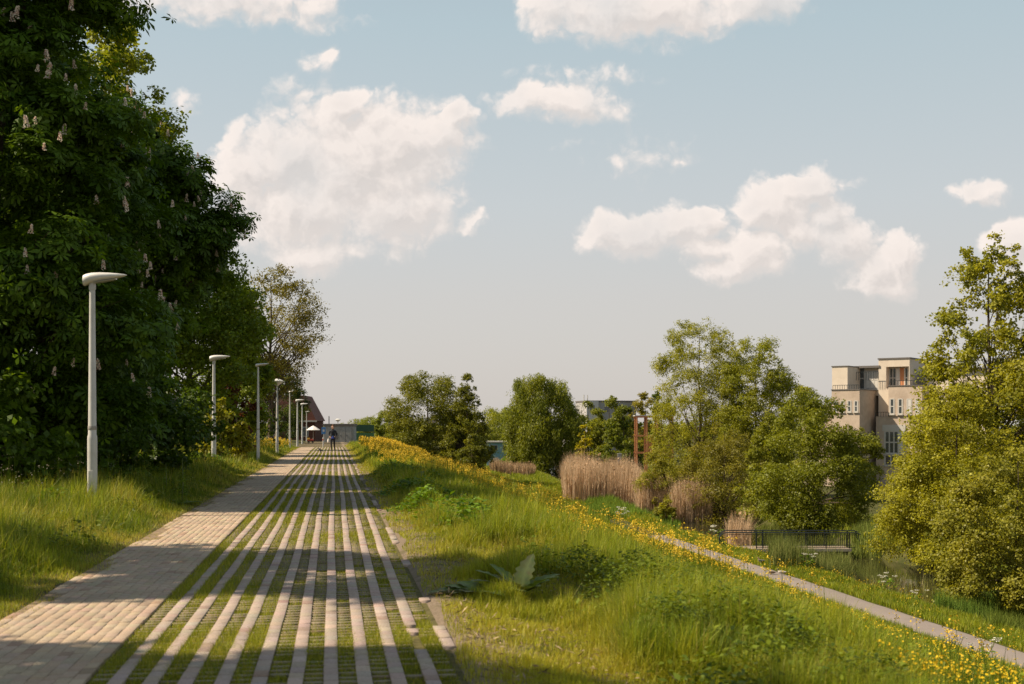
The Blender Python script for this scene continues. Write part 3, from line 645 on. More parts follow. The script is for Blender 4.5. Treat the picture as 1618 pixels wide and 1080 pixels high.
# ------------------------------------------------------------------ buildings
M_render = mat('pale_render', (.60, .51, .41), .9, var=.06, scale=1.2, spec=.15, dirt=(.47, .38, .29), dscale=.5, bump=.2)
M_stone = mat('brownish_cladding', (.46, .365, .285), .85, var=.09, scale=2.5, spec=.2, dirt=(.34, .255, .195), dscale=.6, bump=.25)
M_white = mat('white_trim', (.46, .43, .39), .5, var=.04)
M_roof = mat('dark_roof_edge', (.12, .105, .095), .7, var=.1)
M_orange = mat('orange_door', (.42, .17, .07), .6, var=.08)
M_glass = bpy.data.materials.new('window_glass'); M_glass.use_nodes = True
b = M_glass.node_tree.nodes['Principled BSDF']; b.inputs['Base Color'].default_value = (.05, .06, .065, 1); b.inputs['Roughness'].default_value = .08; b.inputs['Specular IOR Level'].default_value = .8
M_curtain = mat('blind', (.55, .52, .48), .8, var=.06)
TH = math.radians(35); BD = 135.0
PB0 = at(1437, HY, BD); PB0.z = 0
bu = -RT*math.cos(TH) + FW*math.sin(TH); bn = -RT*math.sin(TH) - FW*math.cos(TH)
def BP(p): return PB0 + bu*p[0] + bn*p[1] + Vector((0, 0, p[2]))
def bt(px, n):           # distance along the front for a pixel column, on the plane n metres before the tower front
    o = PB0 + bn*n; k = (px-CX)/FPX
    # (o+bu t).RT = k (o+bu t).FW
    return (k*o.dot(FW) - o.dot(RT))/(bu.dot(RT) - k*bu.dot(FW))
def bz(py, t, n): return CAMZ + (HY-py)/FPX*((PB0+bu*t+bn*n).dot(FW))
flats = empty('apartment_building', (PB0.x, PB0.y, -5.0), 'beige flat-roofed block of flats with stepped volumes behind the trees on the right', 'building')
def BO(p): v = BP(p); return Vector((v.x-PB0.x, v.y-PB0.y, v.z+5.0))
def bbox(name, mt, t0, t1, n0, n1, z0, z1, parent=flats, bevel=0): return MB().box(t0, t1, n0, n1, z0, z1, BO).build(name, mt, parent, bevel=bevel)
def window(t0, t1, n, z0, z1, cols=1, rows=1, fr=.07, curtain=0, parent=flats, sill=True):
    mb = MB(); d0, d1 = n-.10, n+.035
    for k in range(cols+1):
        x = t0 + (t1-t0)*k/cols; w = fr/2 if 0 < k < cols else fr*.7; mb.box(x-w, x+w, d0, d1, z0, z1)
    for k in range(rows+1):
        z = z0 + (z1-z0)*k/rows; mb.box(t0, t1, d0+.004, d1-.004, z-fr/2, z+fr/2)
    mb.v = [BO(Vector(v)) for v in mb.v]
    f = mb.build('window', M_white, parent)
    MB().box(t0, t1, n-.06, n-.05+.06, z0, z1, BO).build('pane', M_glass, f)
    if sill: MB().box(t0-.1, t1+.1, n-.05, n+.14, z0-.14, z0-.045, BO).build('sill', M_white, f)
    if curtain: MB().box(t0+.06, t0+(t1-t0)*curtain, n+.012, n+.018, z0+.1, z1-.06, BO).build('blind', M_curtain, f)
    return f
def railing(t0, t1, n, z, h=.55, parent=flats):
    mb = MB(); mb.box(t0, t1, n-.02, n+.02, z+h-.05, z+h); k = int(abs(t1-t0)/.28)+1
    for q in range(k+1):
        x = t0+(t1-t0)*q/k; mb.box(x-.018, x+.018, n-.015, n+.015, z, z+h-.05)
    mb.v = [BO(Vector(v)) for v in mb.v]; mb.build('railing', M_dark, parent)
tl = bt(1388, 0); zt = bz(566.2, 0, 0); zb_ = bz(611, tl/2, 0)
tw = bt(1399, 0); 
# tower: portal frame round a recessed glazed front
o0, o1 = bt(1436, 0), bt(1400, 0); zo = bz(579, tl/2, 0); zf = bz(613, tl/2, 0)
mb = MB()
mb.box(0, o0, -6, 0, -5, zt); mb.box(o1, tl, -6, 0, -5, zt); mb.box(o0, o1, -6, 0, zo, zt); mb.box(o0, o1, -6, -1.0, -5, zo); mb.box(o0, o1, -1.0, 0, -5, zf)
mb.v = [BO(Vector(v)) for v in mb.v]; mb.build('wall', M_render, flats)
MB().box(-.08, tl+.08, -6.1, .08, zt, zt+.14, BO).build('roof', M_roof, flats)
q = (o1-o0)
window(o0+q*.02, o0+q*.30, -.93, zf+.05, zo-.1, 2, 2, .10, .45, sill=False)
bbox('door', M_orange, o0+q*.32, o0+q*.52, -.97, -.90, zf+.02, zo-.12)
window(o0+q*.54, o0+q*.97, -.93, zf+.05, zo-.1, 3, 2, .10, .3, sill=False)
# block before it with four slit windows, large window below
b0, b1 = bt(1457, 1.2), bt(1403.7, 1.2); zb = bz(609.5, (b0+b1)/2, 1.2)
bbox('wall', M_stone, b0, b1, -5.5, 1.2, bz(657, 0, 1.2), zb); bbox('roof', M_roof, b0-.06, b1+.06, .9, 1.27, zb, zb+.09)
railing(b0+.1, b1-.1, 1.1, zb+.09, .5)
for px in (1409.5, 1422.5, 1436.5, 1450):
    a, c_ = bt(px+3.1, 1.2), bt(px-3.1, 1.2); window(a, c_, 1.2, bz(653.5, a, 1.2), bz(630, a, 1.2), 1, 2, .10, .9 if px > 1430 else 0)
a0, a1 = bt(1456.5, 1.12), bt(1384, 1.12)
bbox('wall', M_stone, a0, a1, -5.5, 1.12, -5, bz(657, 0, 1.12)-.003)
a, c_ = bt(1427, 1.12), bt(1398, 1.12)
bbox('window_surround', M_white, a-.25, c_+.25, 1.0, 1.18, bz(681, a, 1.12), bz(671, a, 1.12))
window(a, c_, 1.12, bz(716, a, 1.12), bz(681, a, 1.12)-.02, 4, 2, .13, .3)
window(a, c_, 1.12, bz(735, a, 1.12), bz(719, a, 1.12), 3, 1, .13)
railing(bt(1404, 1.2), bt(1384, 1.2), 1.25, bz(658, a1, 1.2), .5)
# left wing
w0, w1 = bt(1358, 4.4), bt(1314, 4.4); zw = bz(616, (w0+w1)/2, 4.4)
bbox('wall', M_stone, w0, w1, -3, 4.4, -5, zw); bbox('roof', M_roof, w0-.06, w1+.06, -3.05, 4.47, zw, zw+.10); railing(w0+.1, w1-.1, 4.3, zw+.10, .45)
for px in (1320, 1331, 1342, 1352.5):
    a, c_ = bt(px+2.6, 4.4), bt(px-2.6, 4.4); window(a, c_, 4.4, bz(650, a, 4.4), bz(633, a, 4.4), 1, 2, .10)
u0, u1 = bt(1339, 3.2), bt(1314.5, 3.2); zu = bz(579, (u0+u1)/2, 3.2)
bbox('wall', M_render, u0, u1, -2.5, 3.2, zw+.1, zu); bbox('roof', M_roof, u0-.06, u1+.06, -2.6, 3.27, zu, zu+.09)
# glazed penthouse between the two
g0, g1 = bt(1389, -.6), bt(1356, -.6); zg0 = bz(614, g0, -.6)
bbox('wall', M_render, g0, g1, -5, -.6, zw-.5, bz(581, g0, -.6)); bbox('roof', M_roof, g0-.3, g1+.2, -5, .1, bz(581, g0, -.6), bz(577.5, g0, -.6))
window(g0+.1, g0+(g1-g0)*.62, -.6, zg0, bz(586, g0, -.6), 3, 2, .1, .95); window(g0+(g1-g0)*.68, g1-.1, -.6, zg0, bz(580, g0, -.6), 1, 2, .12)
railing(bt(1388, .6), bt(1353, .6), .6, bz(600, g0, .6), .9)
# lower wing seen right of the tower
bbox('wall', M_render, -7.5, -1.2, -6.5, -1.6, -5, bz(585, -3, -1.6)); bbox('roof', M_roof, -7.6, -.9, -6.6, -1.2, bz(585, -3, -1.6), bz(582, -3, -1.6))
window(-5.5, -3.6, -1.6, bz(625, -4, -1.6), bz(605, -4, -1.6), 2, 1, .1)
bbox('wall', M_stone, w1+.6, w1+4, 0, 3, -5, bz(640, w1, 3)); window(w1+1.0, w1+1.9, 3, bz(655, w1, 3), bz(643, w1, 3), 1, 1, .1)

def house(name, label, px, d, w, dep, zbase, ztop, mt, rot=0):
    v = at(px, HY, d); root = empty(name, (v.x, v.y, zbase), label, 'building', None, -YAW+rot); return root
# grey kiosk at the end of the path
M_grey = mat('grey_panel', (.27, .265, .255), .7, var=.06, scale=2, dirt=(.2, .19, .17), dscale=.8)
k = house('utility_kiosk', 'small grey flat-roofed building at the end of the path, behind the person', 538, 168, 0, 0, -.45, 0, M_grey)
MB().box(-1.95, 1.9, -1.5, 1.5, -.5, 2.25).build('wall', M_grey, k, bevel=.02)
MB().box(-2.08, 2.02, -1.6, 1.6, 2.25, 2.55).build('roof', M_roof, k, bevel=.02)
for x0, x1 in ((.15, .85), (.95, 1.65)): dd = MB().box(x0, x1, -1.56, -1.49, 0, 2.0).build('door', M_grey, k, bevel=.01); MB().box(x0+.08, x0+.14, -1.60, -1.555, .9, 1.1).build('handle', M_dark, dd)
MB().box(-.75, -.1, -1.54, -1.49, .5, 1.3).build('vent', M_roof, k)
MB().tube([(-1.5, 0, 2.5), (-1.5, 0, 3.55)], .06, 8).build('flue', M_dark, k)
# brick house
M_brick = mat('dark_red_brick', (.10, .045, .032), .9, var=.25, scale=9, spec=.15); M_tile = mat('red_roof_tile', (.13, .045, .03), .8, var=.3, scale=6, bump=.4, bscale=12)
k = house('brick_house', 'dark brick house with a steep red tiled roof behind the left row of trees', 478, 186, 0, 0, -.5, 0, M_brick)
MB().box(-4.5, 2.3, -3, 5, -.5, 3.1).build('wall', M_brick, k)
MB().add([(-4.8, -3.3, 3.05), (2.55, -3.3, 3.05), (2.55, 5.3, 3.05), (-4.8, 5.3, 3.05), (-2.4, -3.1, 6.7), (.6, -3.1, 6.7), (.6, 5.1, 6.7), (-2.4, 5.1, 6.7)], [(3, 2, 1, 0), (4, 5, 6, 7), (0, 1, 5, 4), (1, 2, 6, 5), (2, 3, 7, 6), (3, 0, 4, 7)]).build('roof', M_tile, k)
MB().box(-4.8, 2.6, -3.4, -3.25, 2.9, 3.12).build('gutter', M_white, k)
for x in (-3.2, -1.2, .9): f = MB().box(x-.45, x+.45, -3.06, -2.98, .8, 2.2).build('window', M_white, k); MB().box(x-.36, x+.36, -3.09, -3.03, .9, 2.1).build('pane', M_glass, f)
MB().box(-1.6, -1.0, 1.5, 2.3, 6.0, 7.6).build('chimney', M_brick, k)
# parasol, sign, bollard post, hedge and fence at the path end
M_cloth = mat('white_canvas', (.72, .66, .60), .8, var=.03)
pz = at(495, HY, 160); par = empty('parasol', (pz.x, pz.y, -.35), 'open white parasol beside the brick house at the end of the path', 'parasol')
MB().lathe([(.86, 1.62), (.87, 1.66), (.5, 1.92), (.12, 2.15), (.02, 2.2)], 8).build('canopy', M_cloth, par); MB().tube([(0, 0, 0), (0, 0, 2.12)], .025, 8).build('pole', M_white, par)
M_red = mat('red_plastic', (.40, .06, .03), .5); M_yel = mat('yellow_plastic', (.60, .33, .03), .5); M_blue = mat('blue_paint', (.05, .16, .36), .5)
pz = at(491, HY, 157); c_ = empty('play_cart', (pz.x, pz.y, -.3), 'little red and yellow cart under the white parasol', 'cart')
MB().box(-.35, .35, -.22, .22, .22, .5).build('tub', M_red, c_, bevel=.05); MB().box(-.42, -.1, -.25, .25, .42, .62).build('seat', M_yel, c_, bevel=.05)
for x in (-.24, .24): 
    for y in (-.26, .26): MB().tube([(x, y-.03, .13), (x, y+.03, .13)], .13, 14).build('wheel', M_dark, c_)
pz = at(511.5, HY, 138); s_ = empty('blue_sign', (pz.x, pz.y, float(ground_z(pz.x, pz.y))), 'small blue sign on a thin post left of the walking person', 'sign', None, -YAW)
zs = ltop(680, 138)-s_.location.z
MB().tube([(0, 0, -.2), (0, 0, zs+.35)], .03, 8).build('post', M_steel, s_); MB().box(-.22, .22, -.05, -.03, zs-.38, zs+.36).build('sign_panel', M_blue, s_, bevel=.01); MB().box(-.10, .10, -.06, -.052, zs-.12, zs+.12).build('emblem', M_white, s_)
pz = at(510.6, HY, 112); s_ = empty('bollard', (pz.x, pz.y, float(ground_z(pz.x, pz.y))), 'thin white bollard post where the path ends', 'bollard')
MB().lathe([(.045, -.1), (.045, .85), (.03, .9)], 12).build('post', M_white, s_, True); MB().lathe([(.047, .62), (.048, .63), (.048, .74), (.047, .75)], 12).build('band', M_red, s_, True)
M_green = mat('dark_green_board', (.022, .065, .035), .7, var=.15)
pz = at(575, HY, 190); s_ = empty('green_fence', (pz.x, pz.y, -.5), 'dark green board fence right of the grey kiosk', 'fence', None, -YAW)
MB().box(-1.5, 1.5, -.03, .03, 1.5, 2.5).build('board_panel', M_green, s_); MB().box(-1.5, 1.5, -.03, .03, .15, 1.3).build('board_panel', mat('mid_green_board', (.05, .12, .045), .7, var=.15), s_)
for x in (-1.4, 0, 1.4): MB().box(x-.05, x+.05, .03, .12, -.3, 2.45).build('post', M_roof, s_)
# blue houseboat behind the willow, white house, orange steel frame, cabinet
M_pblue = mat('pale_blue_paint', (.20, .37, .47), .6, var=.08, dirt=(.45, .50, .52), dscale=.5)
pz = at(806, HY, 205); s_ = empty('houseboat', (pz.x, pz.y, WATER), 'pale blue houseboat with a flat grey roof, left of and behind the weeping willow', 'houseboat', None, -YAW)
zt_ = ltop(696.5, 205)-WATER
MB().loft([[Vector((x, y*sc, z)) for x, z in ((-3.9+i, -.3), (-4.2+i, .6), (4.2-i, .6), (3.9-i, -.3))] for y, sc, i in ((-1.9, 1, 0), (1.9, 1, 0))]).build('hull', M_roof, s_)
MB().box(-3.7, 3.6, -1.6, 1.6, .6, zt_-.25).build('cabin', M_pblue, s_, bevel=.03); MB().box(-3.95, 3.85, -1.85, 1.85, zt_-.25, zt_).build('roof', M_white, s_, bevel=.03)
for x in (-2.6, -.6, 1.5): f = MB().box(x-.6, x+.6, -1.66, -1.58, zt_-1.5, zt_-.6).build('window', M_white, s_); MB().box(x-.52, x+.52, -1.69, -1.63, zt_-1.42, zt_-.68).build('pane', M_glass, f)
tree('clipped_hedge', 'low bright green hedge in front of the pale blue houseboat', 'hedge', gp(815, 200), 1.4, 2.4, [(0, 1), (1, .9)], 60, 9000, .18, .16, (.05, .10, .012), (.09, .16, .02), .05, .1, None, seed=88, squash=(1.4, .25), trunk=False)
pz = at(958, HY, 235); s_ = empty('white_house', (pz.x, pz.y, -4.6), 'white and grey flat-roofed house behind the trees right of the willow', 'building', None, -YAW+.25)
zt_ = ltop(633, 235)+4.6
M_gw = mat('grey_white_render', (.50, .47, .44), .85, var=.05); M_gd = mat('grey_cladding', (.30, .285, .275), .8, var=.08)
MB().box(-4.6, 4.7, -3, 4, 0, zt_-.25).build('wall', M_gd, s_); MB().box(-4.7, 4.8, -3.1, 4.1, zt_-.25, zt_).build('roof', M_roof, s_)
MB().box(-4.9, -2.6, -3.4, -2.99, 0, zt_-.1).build('wall', M_gw, s_); MB().box(-7.5, -4.62, -2, 3, 0, zt_-3.2).build('wall', M_gw, s_)
for x, z in ((-3.8, zt_-2.2), (-1, zt_-2.2), (2, zt_-2.2), (-6, zt_-5)):
    y = -3.44 if x == -3.8 else (-2.04 if x < -5 else -3.04)
    f = MB().box(x-.5, x+.5, y, y+.08, z, z+1.4).build('window', M_white, s_); MB().box(x-.42, x+.42, y-.03, y+.05, z+.08, z+1.32).build('pane', M_glass, f)
for x in (-4, -3.3): MB().tube([(x, 1, zt_-.1), (x, 1, zt_+1.1)], .09, 8).build('flue', M_steel, s_)
M_or = mat('orange_steel', (.56, .22, .085), .6, var=.15, dirt=(.36, .15, .07), dscale=2)
pz = at(1034, HY, 150); s_ = empty('orange_steel_frame', (pz.x, pz.y, -4.6), 'rusty orange steel frame half hidden by the tallest light green tree', 'steel frame', None, -YAW)
zt_ = ltop(657, 150)+4.6
for x in (-2.05, -.9, .35, 2.1):
    for y in (0, 2.2): MB().box(x-.09, x+.09, y-.09, y+.09, 0, zt_-.18).build('column', M_or, s_)
for z in (zt_-.18, zt_-2.4, zt_-4.4): MB().box(-2.2, 2.25, -.1, .1, z, z+.18).build('beam', M_or, s_); MB().box(-2.2, 2.25, 2.1, 2.3, z, z+.18).build('beam', M_or, s_)
MB().box(-2.3, 2.35, -.15, 2.35, zt_, zt_+.09).build('roof_sheet', M_gw, s_)
MB().box(-.75, .2, .15, .2, zt_-4.2, zt_-2.45).build('panel', M_or, s_); MB().box(.5, 1.9, .15, .2, zt_-3.6, zt_-1.9).build('panel', mat('salmon_panel', (.50, .26, .16), .7), s_)
pz = at(979, HY, 150); s_ = empty('utility_cabinet', (pz.x, pz.y, -4.7), 'small grey cabinet standing behind the tan reeds', 'cabinet', None, -YAW)
zt_ = ltop(716, 150)+4.7
MB().box(-.22, .22, -.15, .15, 0, zt_-.06).build('body', M_grey, s_, bevel=.01); MB().box(-.25, .25, -.18, .18, zt_-.06, zt_).build('lid', M_steel, s_)

# ------------------------------------------------------------------ footbridge
DB = 69.8
pz = at(1180, HY, DB); br = empty('footbridge', (pz.x, pz.y, -5.0), 'narrow footbridge with dark rounded railings over the canal', 'bridge', None, -YAW)
S = DB/FPX
def bx(px): return (px-1180)*S
M_conc = mat('pale_concrete_edge', (.42, .36, .30), .85, var=.1, dirt=(.25, .21, .17), dscale=2); M_wood = mat('weathered_wood', (.24, .18, .125), .9, var=.25, scale=8, bump=.4)
MB().box(bx(1165), bx(1346), .02, 1.5, -.06, .04).build('deck', M_wood, br)
MB().box(bx(1168), bx(1345), -.08, .02, -.10, .06).build('edge_beam', M_conc, br, bevel=.01); MB().box(bx(1168), bx(1345), 1.5, 1.6, -.10, .06).build('edge_beam', M_conc, br, bevel=.01)
MB().box(bx(1175), bx(1342), .25, .40, -.32, -.064).build('girder', M_dark, br); MB().box(bx(1175), bx(1342), 1.1, 1.25, -.32, -.064).build('girder', M_dark, br)
for px in (1222, 1291, 1302):
    for y in (.1, 1.4): MB().tube([(bx(px), y, -1.6), (bx(px), y, -.07)], .13, 10).build('pile', M_wood, br, True)
MB().add([(bx(1211), -.1, -.1), (bx(1225), -.1, -.75), (bx(1225), 1.6, -.75), (bx(1211), 1.6, -.1), (bx(1203), -.1, -.5), (bx(1217), -.1, -1.2), (bx(1217), 1.6, -1.2), (bx(1203), 1.6, -.5)], [(0, 1, 2, 3), (7, 6, 5, 4), (0, 4, 5, 1), (1, 5, 6, 2), (2, 6, 7, 3), (3, 7, 4, 0)]).build('abutment', M_conc, br)
HR = (868-841)*S
for y, off, e in ((-.03, 0, 1), (1.53, .28, 1)):
    x0, x1 = bx(1136)+off, bx(1356)+off
    r = HR*.42; P_ = [(x0+r*.9, y, .02)] + [(x0+r - r*math.sin(a)*1.0, y, HR-r - r*math.cos(a)) for a in np.linspace(.35, PI, 9)] + [(x0+r*2, y, HR), (x1-.1, y, HR-.02), (x1+.12, y, HR-.10)]
    rl = MB().tube(P_, .030, 8).build('railing', M_dark, br, True)
    MB().tube([(x0+r*1.2, y, HR-.11), (x1-.1, y, HR-.12)], .018, 6).build('rail', M_dark, rl, True); MB().tube([(bx(1195)+off, y, .12), (x1-.2, y, .11)], .018, 6).build('rail', M_dark, rl, True)
    for px in (1195, 1205, 1240, 1275, 1305, 1342): X_ = bx(px)+off; MB().box(X_-.025, X_+.025, y-.025, y+.025, .0, HR-.02).build('post', M_dark, rl)
    MB().tube([(x1-.02, y, HR-.04), (x1+.05, y, HR-.45)], .022, 6).build('post', M_dark, rl)
    mb = MB()
    for q in range(46):
        X_ = bx(1206)+off+(bx(1340)-bx(1206))*q/45; mb.box(X_-.008, X_+.008, y-.008, y+.008, .11, HR-.12)
    mb.build('baluster', M_dark, rl)
    o_ = MB(); o_.tube([(x0+r*1.1, y, .02), (x0+r*1.1, y, HR-.12)], .02, 6).build('post', M_dark, rl, True)

# ------------------------------------------------------------------ figures grown from skeletons
def skin(name, verts, edges, radii, mats, pick, parent=None, sub=2):
    me = bpy.data.meshes.new(name); me.from_pydata(verts, edges, []); o = bpy.data.objects.new(name, me); COL.objects.link(o)
    sk = o.modifiers.new('skin', 'SKIN'); sk.use_smooth_shade = True
    for i, r in enumerate(radii):
        me.skin_vertices[0].data[i].radius = (r, r) if not hasattr(r, '__len__') else r
    me.skin_vertices[0].data[0].use_root = True
    ss = o.modifiers.new('sub', 'SUBSURF'); ss.levels = sub; ss.render_levels = sub
    dg = bpy.context.evaluated_depsgraph_get(); nm = bpy.data.meshes.new_from_object(o.evaluated_get(dg)); o.modifiers.clear(); o.data = nm; nm.name = name
    nm.materials.clear()
    for m_ in mats: nm.materials.append(m_)
    for p in nm.polygons: p.material_index = pick(p.center); p.use_smooth = True
    if parent is not None: o.parent = parent
    return o
M_skin = mat('skin', (.48, .26, .17), .55, var=.05); M_jacket = mat('black_jacket', (.012, .013, .020), .8, var=.2); M_trous = mat('dark_trousers', (.018, .016, .018), .85, var=.2)
M_shoe = mat('dark_shoe', (.03, .018, .015), .5); M_hair = mat('reddish_brown_hair', (.16, .062, .025), .7, var=.25, scale=30)
pv = at(526, HY, 88.5); pv.z = float(ground_z(pv.x, pv.y))+.035
per = empty('person', pv, 'person in a black jacket and dark trousers walking towards the camera along the paved path', 'person', None, -YAW+.05)
VV = []; EE = []; RR = []
def jt(p, r, par=None):
    VV.append(p); RR.append(r); i = len(VV)-1
    if par is not None: EE.append((par, i))
    return i
pel = jt((0, 0, .93), (.165, .115)); wa = jt((0, 0, 1.10), (.15, .105), pel); chs = jt((0, -.01, 1.30), (.185, .125), wa); sh = jt((0, 0, 1.43), (.13, .10), chs)
nk = jt((0, -.01, 1.52), .058, sh); ch_ = jt((0, -.03, 1.60), .078, nk); hd = jt((0, -.02, 1.70), .10, ch_); jt((0, .0, 1.77), .075, hd); jt((0, -.115, 1.645), .018, ch_)
for s in (-1, 1):
    hip = jt((s*.095, 0, .86), .092, pel)
    if s < 0: kn = jt((s*.10, -.10, .50), .062, hip); an = jt((s*.10, -.06, .10), .042, kn); jt((s*.11, -.20, .045), .038, an)
    else: kn = jt((s*.10, .02, .50), .062, hip); an = jt((s*.095, .20, .15), .042, kn); jt((s*.10, .11, .05), .038, an)
    so = jt((s*.20, 0, 1.40), .068, sh); el_ = jt((s*.265, .0, 1.13), .052, so)
    hx, hy_, hz_ = (s*.16, -.24, 1.02) if s > 0 else (s*.20, -.22, 1.00)
    wr_ = jt((hx, hy_, hz_), .034, el_); pm = jt((hx-s*.035, hy_-.05, hz_-.025), (.036, .022), wr_)
    for q in range(4): f1 = jt((hx-s*(.05+.004*q), hy_-.085, hz_-.01-.02*q), .0095, pm); f2 = jt((hx-s*(.085+.003*q), hy_-.095, hz_-.02-.02*q), .0085, f1); jt((hx-s*(.10), hy_-.065, hz_-.03-.02*q), .008, f2)
    t1 = jt((hx-s*.03, hy_-.06, hz_+.02), .011, wr_); jt((hx-s*.065, hy_-.075, hz_+.025), .009, t1)
def pick(c):
    if c.z > 1.545: return 0
    if c.z < .105: return 3
    if c.z < .90: return 2
    if c.y < -.235 and c.z < 1.1: return 0
    return 1
skin('body', VV, EE, RR, [M_skin, M_jacket, M_trous, M_shoe], pick, per)
ms = bmesh.new(); bmesh.ops.create_uvsphere(ms, u_segments=20, v_segments=14, radius=1)
for v in list(ms.verts):
    if v.co.z < -.55 or (v.co.y < -.35 and v.co.z < .45): ms.verts.remove(v)
me = bpy.data.meshes.new('hair'); ms.to_mesh(me); ms.free(); me.materials.append(M_hair); hr = bpy.data.objects.new('hair', me); COL.objects.link(hr); hr.parent = per
hr.location = (0, -.004, 1.735); hr.scale = (.108, .128, .115); sdm = hr.modifiers.new('thick', 'SOLIDIFY'); sdm.thickness = .15
for s in (-1, 1): MB().lathe([(.0, -.016), (.011, -.01), (.014, 0), (.011, .01), (.0, .016)], 10, (s*.037, -.112, 1.705)).build('eye', M_white, per, True); MB().lathe([(.002, -.03), (.014, -.02), (.016, 0), (.016, .02), (.004, .032)], 8, (s*.106, -.01, 1.69)).build('ear', M_skin, per, True)
MB().box(-.028, .028, -.118, -.10, 1.615, 1.627).build('mouth', mat('lips', (.35, .13, .10), .5), per, bevel=.004)
bg_ = empty('blue_bag', pv, 'small bright blue bag held in front of the waist by the walking person', 'bag', None, -YAW+.05)
MB().loft([[Vector((.03+w*math.cos(a), -.335+d_*math.sin(a), z)) for a in np.linspace(0, 2*PI, 15)[:-1]] for z, w, d_ in ((.86, .07, .03), (.875, .095, .04), (.94, .10, .045), (1.0, .08, .03), (1.03, .05, .02))]).build('pouch', mat('bright_blue_cloth', (.02, .04, .24), .6), bg_, True)
MB().tube([(.03-.055, -.33, 1.02), (.03-.04, -.33, 1.07), (.03+.04, -.33, 1.07), (.03+.055, -.33, 1.02)], .008, 6).build('handle', M_blue, bg_, True)
wb = empty('white_bag', pv, 'small pale bag hanging at the side of the walking person', 'bag', None, -YAW+.05)
MB().loft([[Vector((-.30+w*math.cos(a), -.05+d_*math.sin(a), z)) for a in np.linspace(0, 2*PI, 13)[:-1]] for z, w, d_ in ((.60, .05, .05), (.62, .075, .07), (.74, .08, .07), (.84, .05, .04), (.90, .02, .02))]).build('pouch', M_cloth, wb, True)
MB().tube([(-.30, -.05, .89), (-.285, -.1, .97), (-.22, -.26, 1.0)], .007, 6).build('strap', M_cloth, wb, True)

def duck(label, px, py, rz, cols, pose, s=1, z0=None):
    # ground point under the pixel on the low footpath or bank
    d = (CAMZ+5.0)/((py-HY)/FPX); v = at(px, HY, d); v.z = float(ground_z(v.x, v.y)) + (.05 if pose == 'rest' else .02)
    root = empty('duck', v, label, 'duck', 'ducks beside the lower footpath', rz)
    VV.clear(); EE.clear(); RR.clear()
    hz0 = .10 if pose == 'rest' else .20
    b0 = jt((0, 0, hz0), (.085*s, .08*s)); b1 = jt((.12*s, 0, hz0+.015), (.075*s, .07*s), b0); t0 = jt((-.13*s, 0, hz0+.01), (.055*s, .045*s), b0); jt((-.24*s, 0, hz0+.045), (.022*s, .012*s), t0)
    n1 = jt((.165*s, 0, hz0+.09*s), .038*s, b1); hh = jt((.175*s, .0, hz0+.155*s), .042*s, n1); bl = jt((.225*s, 0, hz0+.15*s), (.018*s, .012*s), hh); jt((.265*s, 0, hz0+.143*s), (.018*s, .008*s), bl)
    if pose == 'stand':
        for q in (-1, 1): l0 = jt((0, q*.05, hz0-.08), .014, b0); l1 = jt((.005, q*.05, .02), .009, l0); jt((.05, q*.05, .008), .009, l1)
    def pk(c):
        if c.x > .205*s and c.z > hz0+.10*s: return 2
        if c.z > hz0+.085*s and c.x > .10*s: return 1
        if pose == 'stand' and c.z < .10: return 2
        return 0
    skin('body', VV[:], EE[:], RR[:], cols, pk, root)
    for q in (-1, 1):
        MB().loft([[Vector((x*s, q*(y0+.012*math.cos(a))*s, hz0+z_*s+hh_*math.sin(a)*s)) for a in np.linspace(0, 2*PI, 11)[:-1]] for x, y0, z_, hh_ in ((.10, .070, .02, .012), (.05, .082, .02, .045), (-.06, .078, .02, .045), (-.16, .05, .025, .02), (-.21, .03, .03, .008))]).build('wing', cols[3], root, True)
M_dg = mat('grey_duck_feather', (.22, .19, .165), .8, var=.2, scale=30); M_db = mat('brown_duck_feather', (.12, .08, .05), .8, var=.35, scale=30); M_dh = mat('dark_green_feather', (.015, .03, .02), .4); M_bill = mat('duck_bill', (.35, .25, .05), .5); M_dw = mat('pale_duck_feather', (.46, .41, .36), .8, var=.1)
duck('brown duck sitting upright on the far edge of the lower footpath', 1203, 893, 2.2, [M_db, M_db, M_bill, M_dh], 'stand', 1)
duck('mottled grey duck with a dark head resting on the lower footpath', 1219, 909, 2.6, [M_dg, M_dh, M_bill, M_db], 'rest', 1)
duck('pale duck with a dark head resting on the lower footpath, right of the mottled one', 1235, 909, 2.5, [M_dw, M_dh, M_bill, M_dg], 'rest', .95)
v = at(506.5, HY, 83); v.z = float(ground_z(v.x, v.y))+.04
cr_ = empty('crow', v, 'small black crow standing on the paving left of the walking person', 'bird', None, 2.6)
VV.clear(); EE.clear(); RR.clear()
b0 = jt((0, 0, .20), .062); b1 = jt((.08, 0, .235), .055, b0); n1 = jt((.13, 0, .285), .035, b1); h1 = jt((.15, 0, .32), .036, n1); bk = jt((.19, 0, .318), .014, h1); jt((.235, 0, .305), .006, bk); t0 = jt((-.10, 0, .16), .04, b0); jt((-.24, 0, .10), (.03, .010), t0)
for q in (-1, 1): l0 = jt((.0, q*.035, .12), .018, b0); l1 = jt((.01, q*.035, .02), .007, l0); jt((.06, q*.035, .008), .006, l1)
M_blk = mat('black_feather', (.010, .010, .012), .45); skin('body', VV[:], EE[:], RR[:], [M_blk], lambda c: 0, cr_)
for q in (-1, 1): MB().loft([[Vector((x, q*(y0+.01*math.cos(a)), z_+h_*math.sin(a))) for a in np.linspace(0, 2*PI, 11)[:-1]] for x, y0, z_, h_ in ((.08, .048, .235, .015), (.03, .058, .215, .042), (-.07, .045, .175, .035), (-.17, .025, .135, .018))]).build('wing', M_blk, cr_, True)

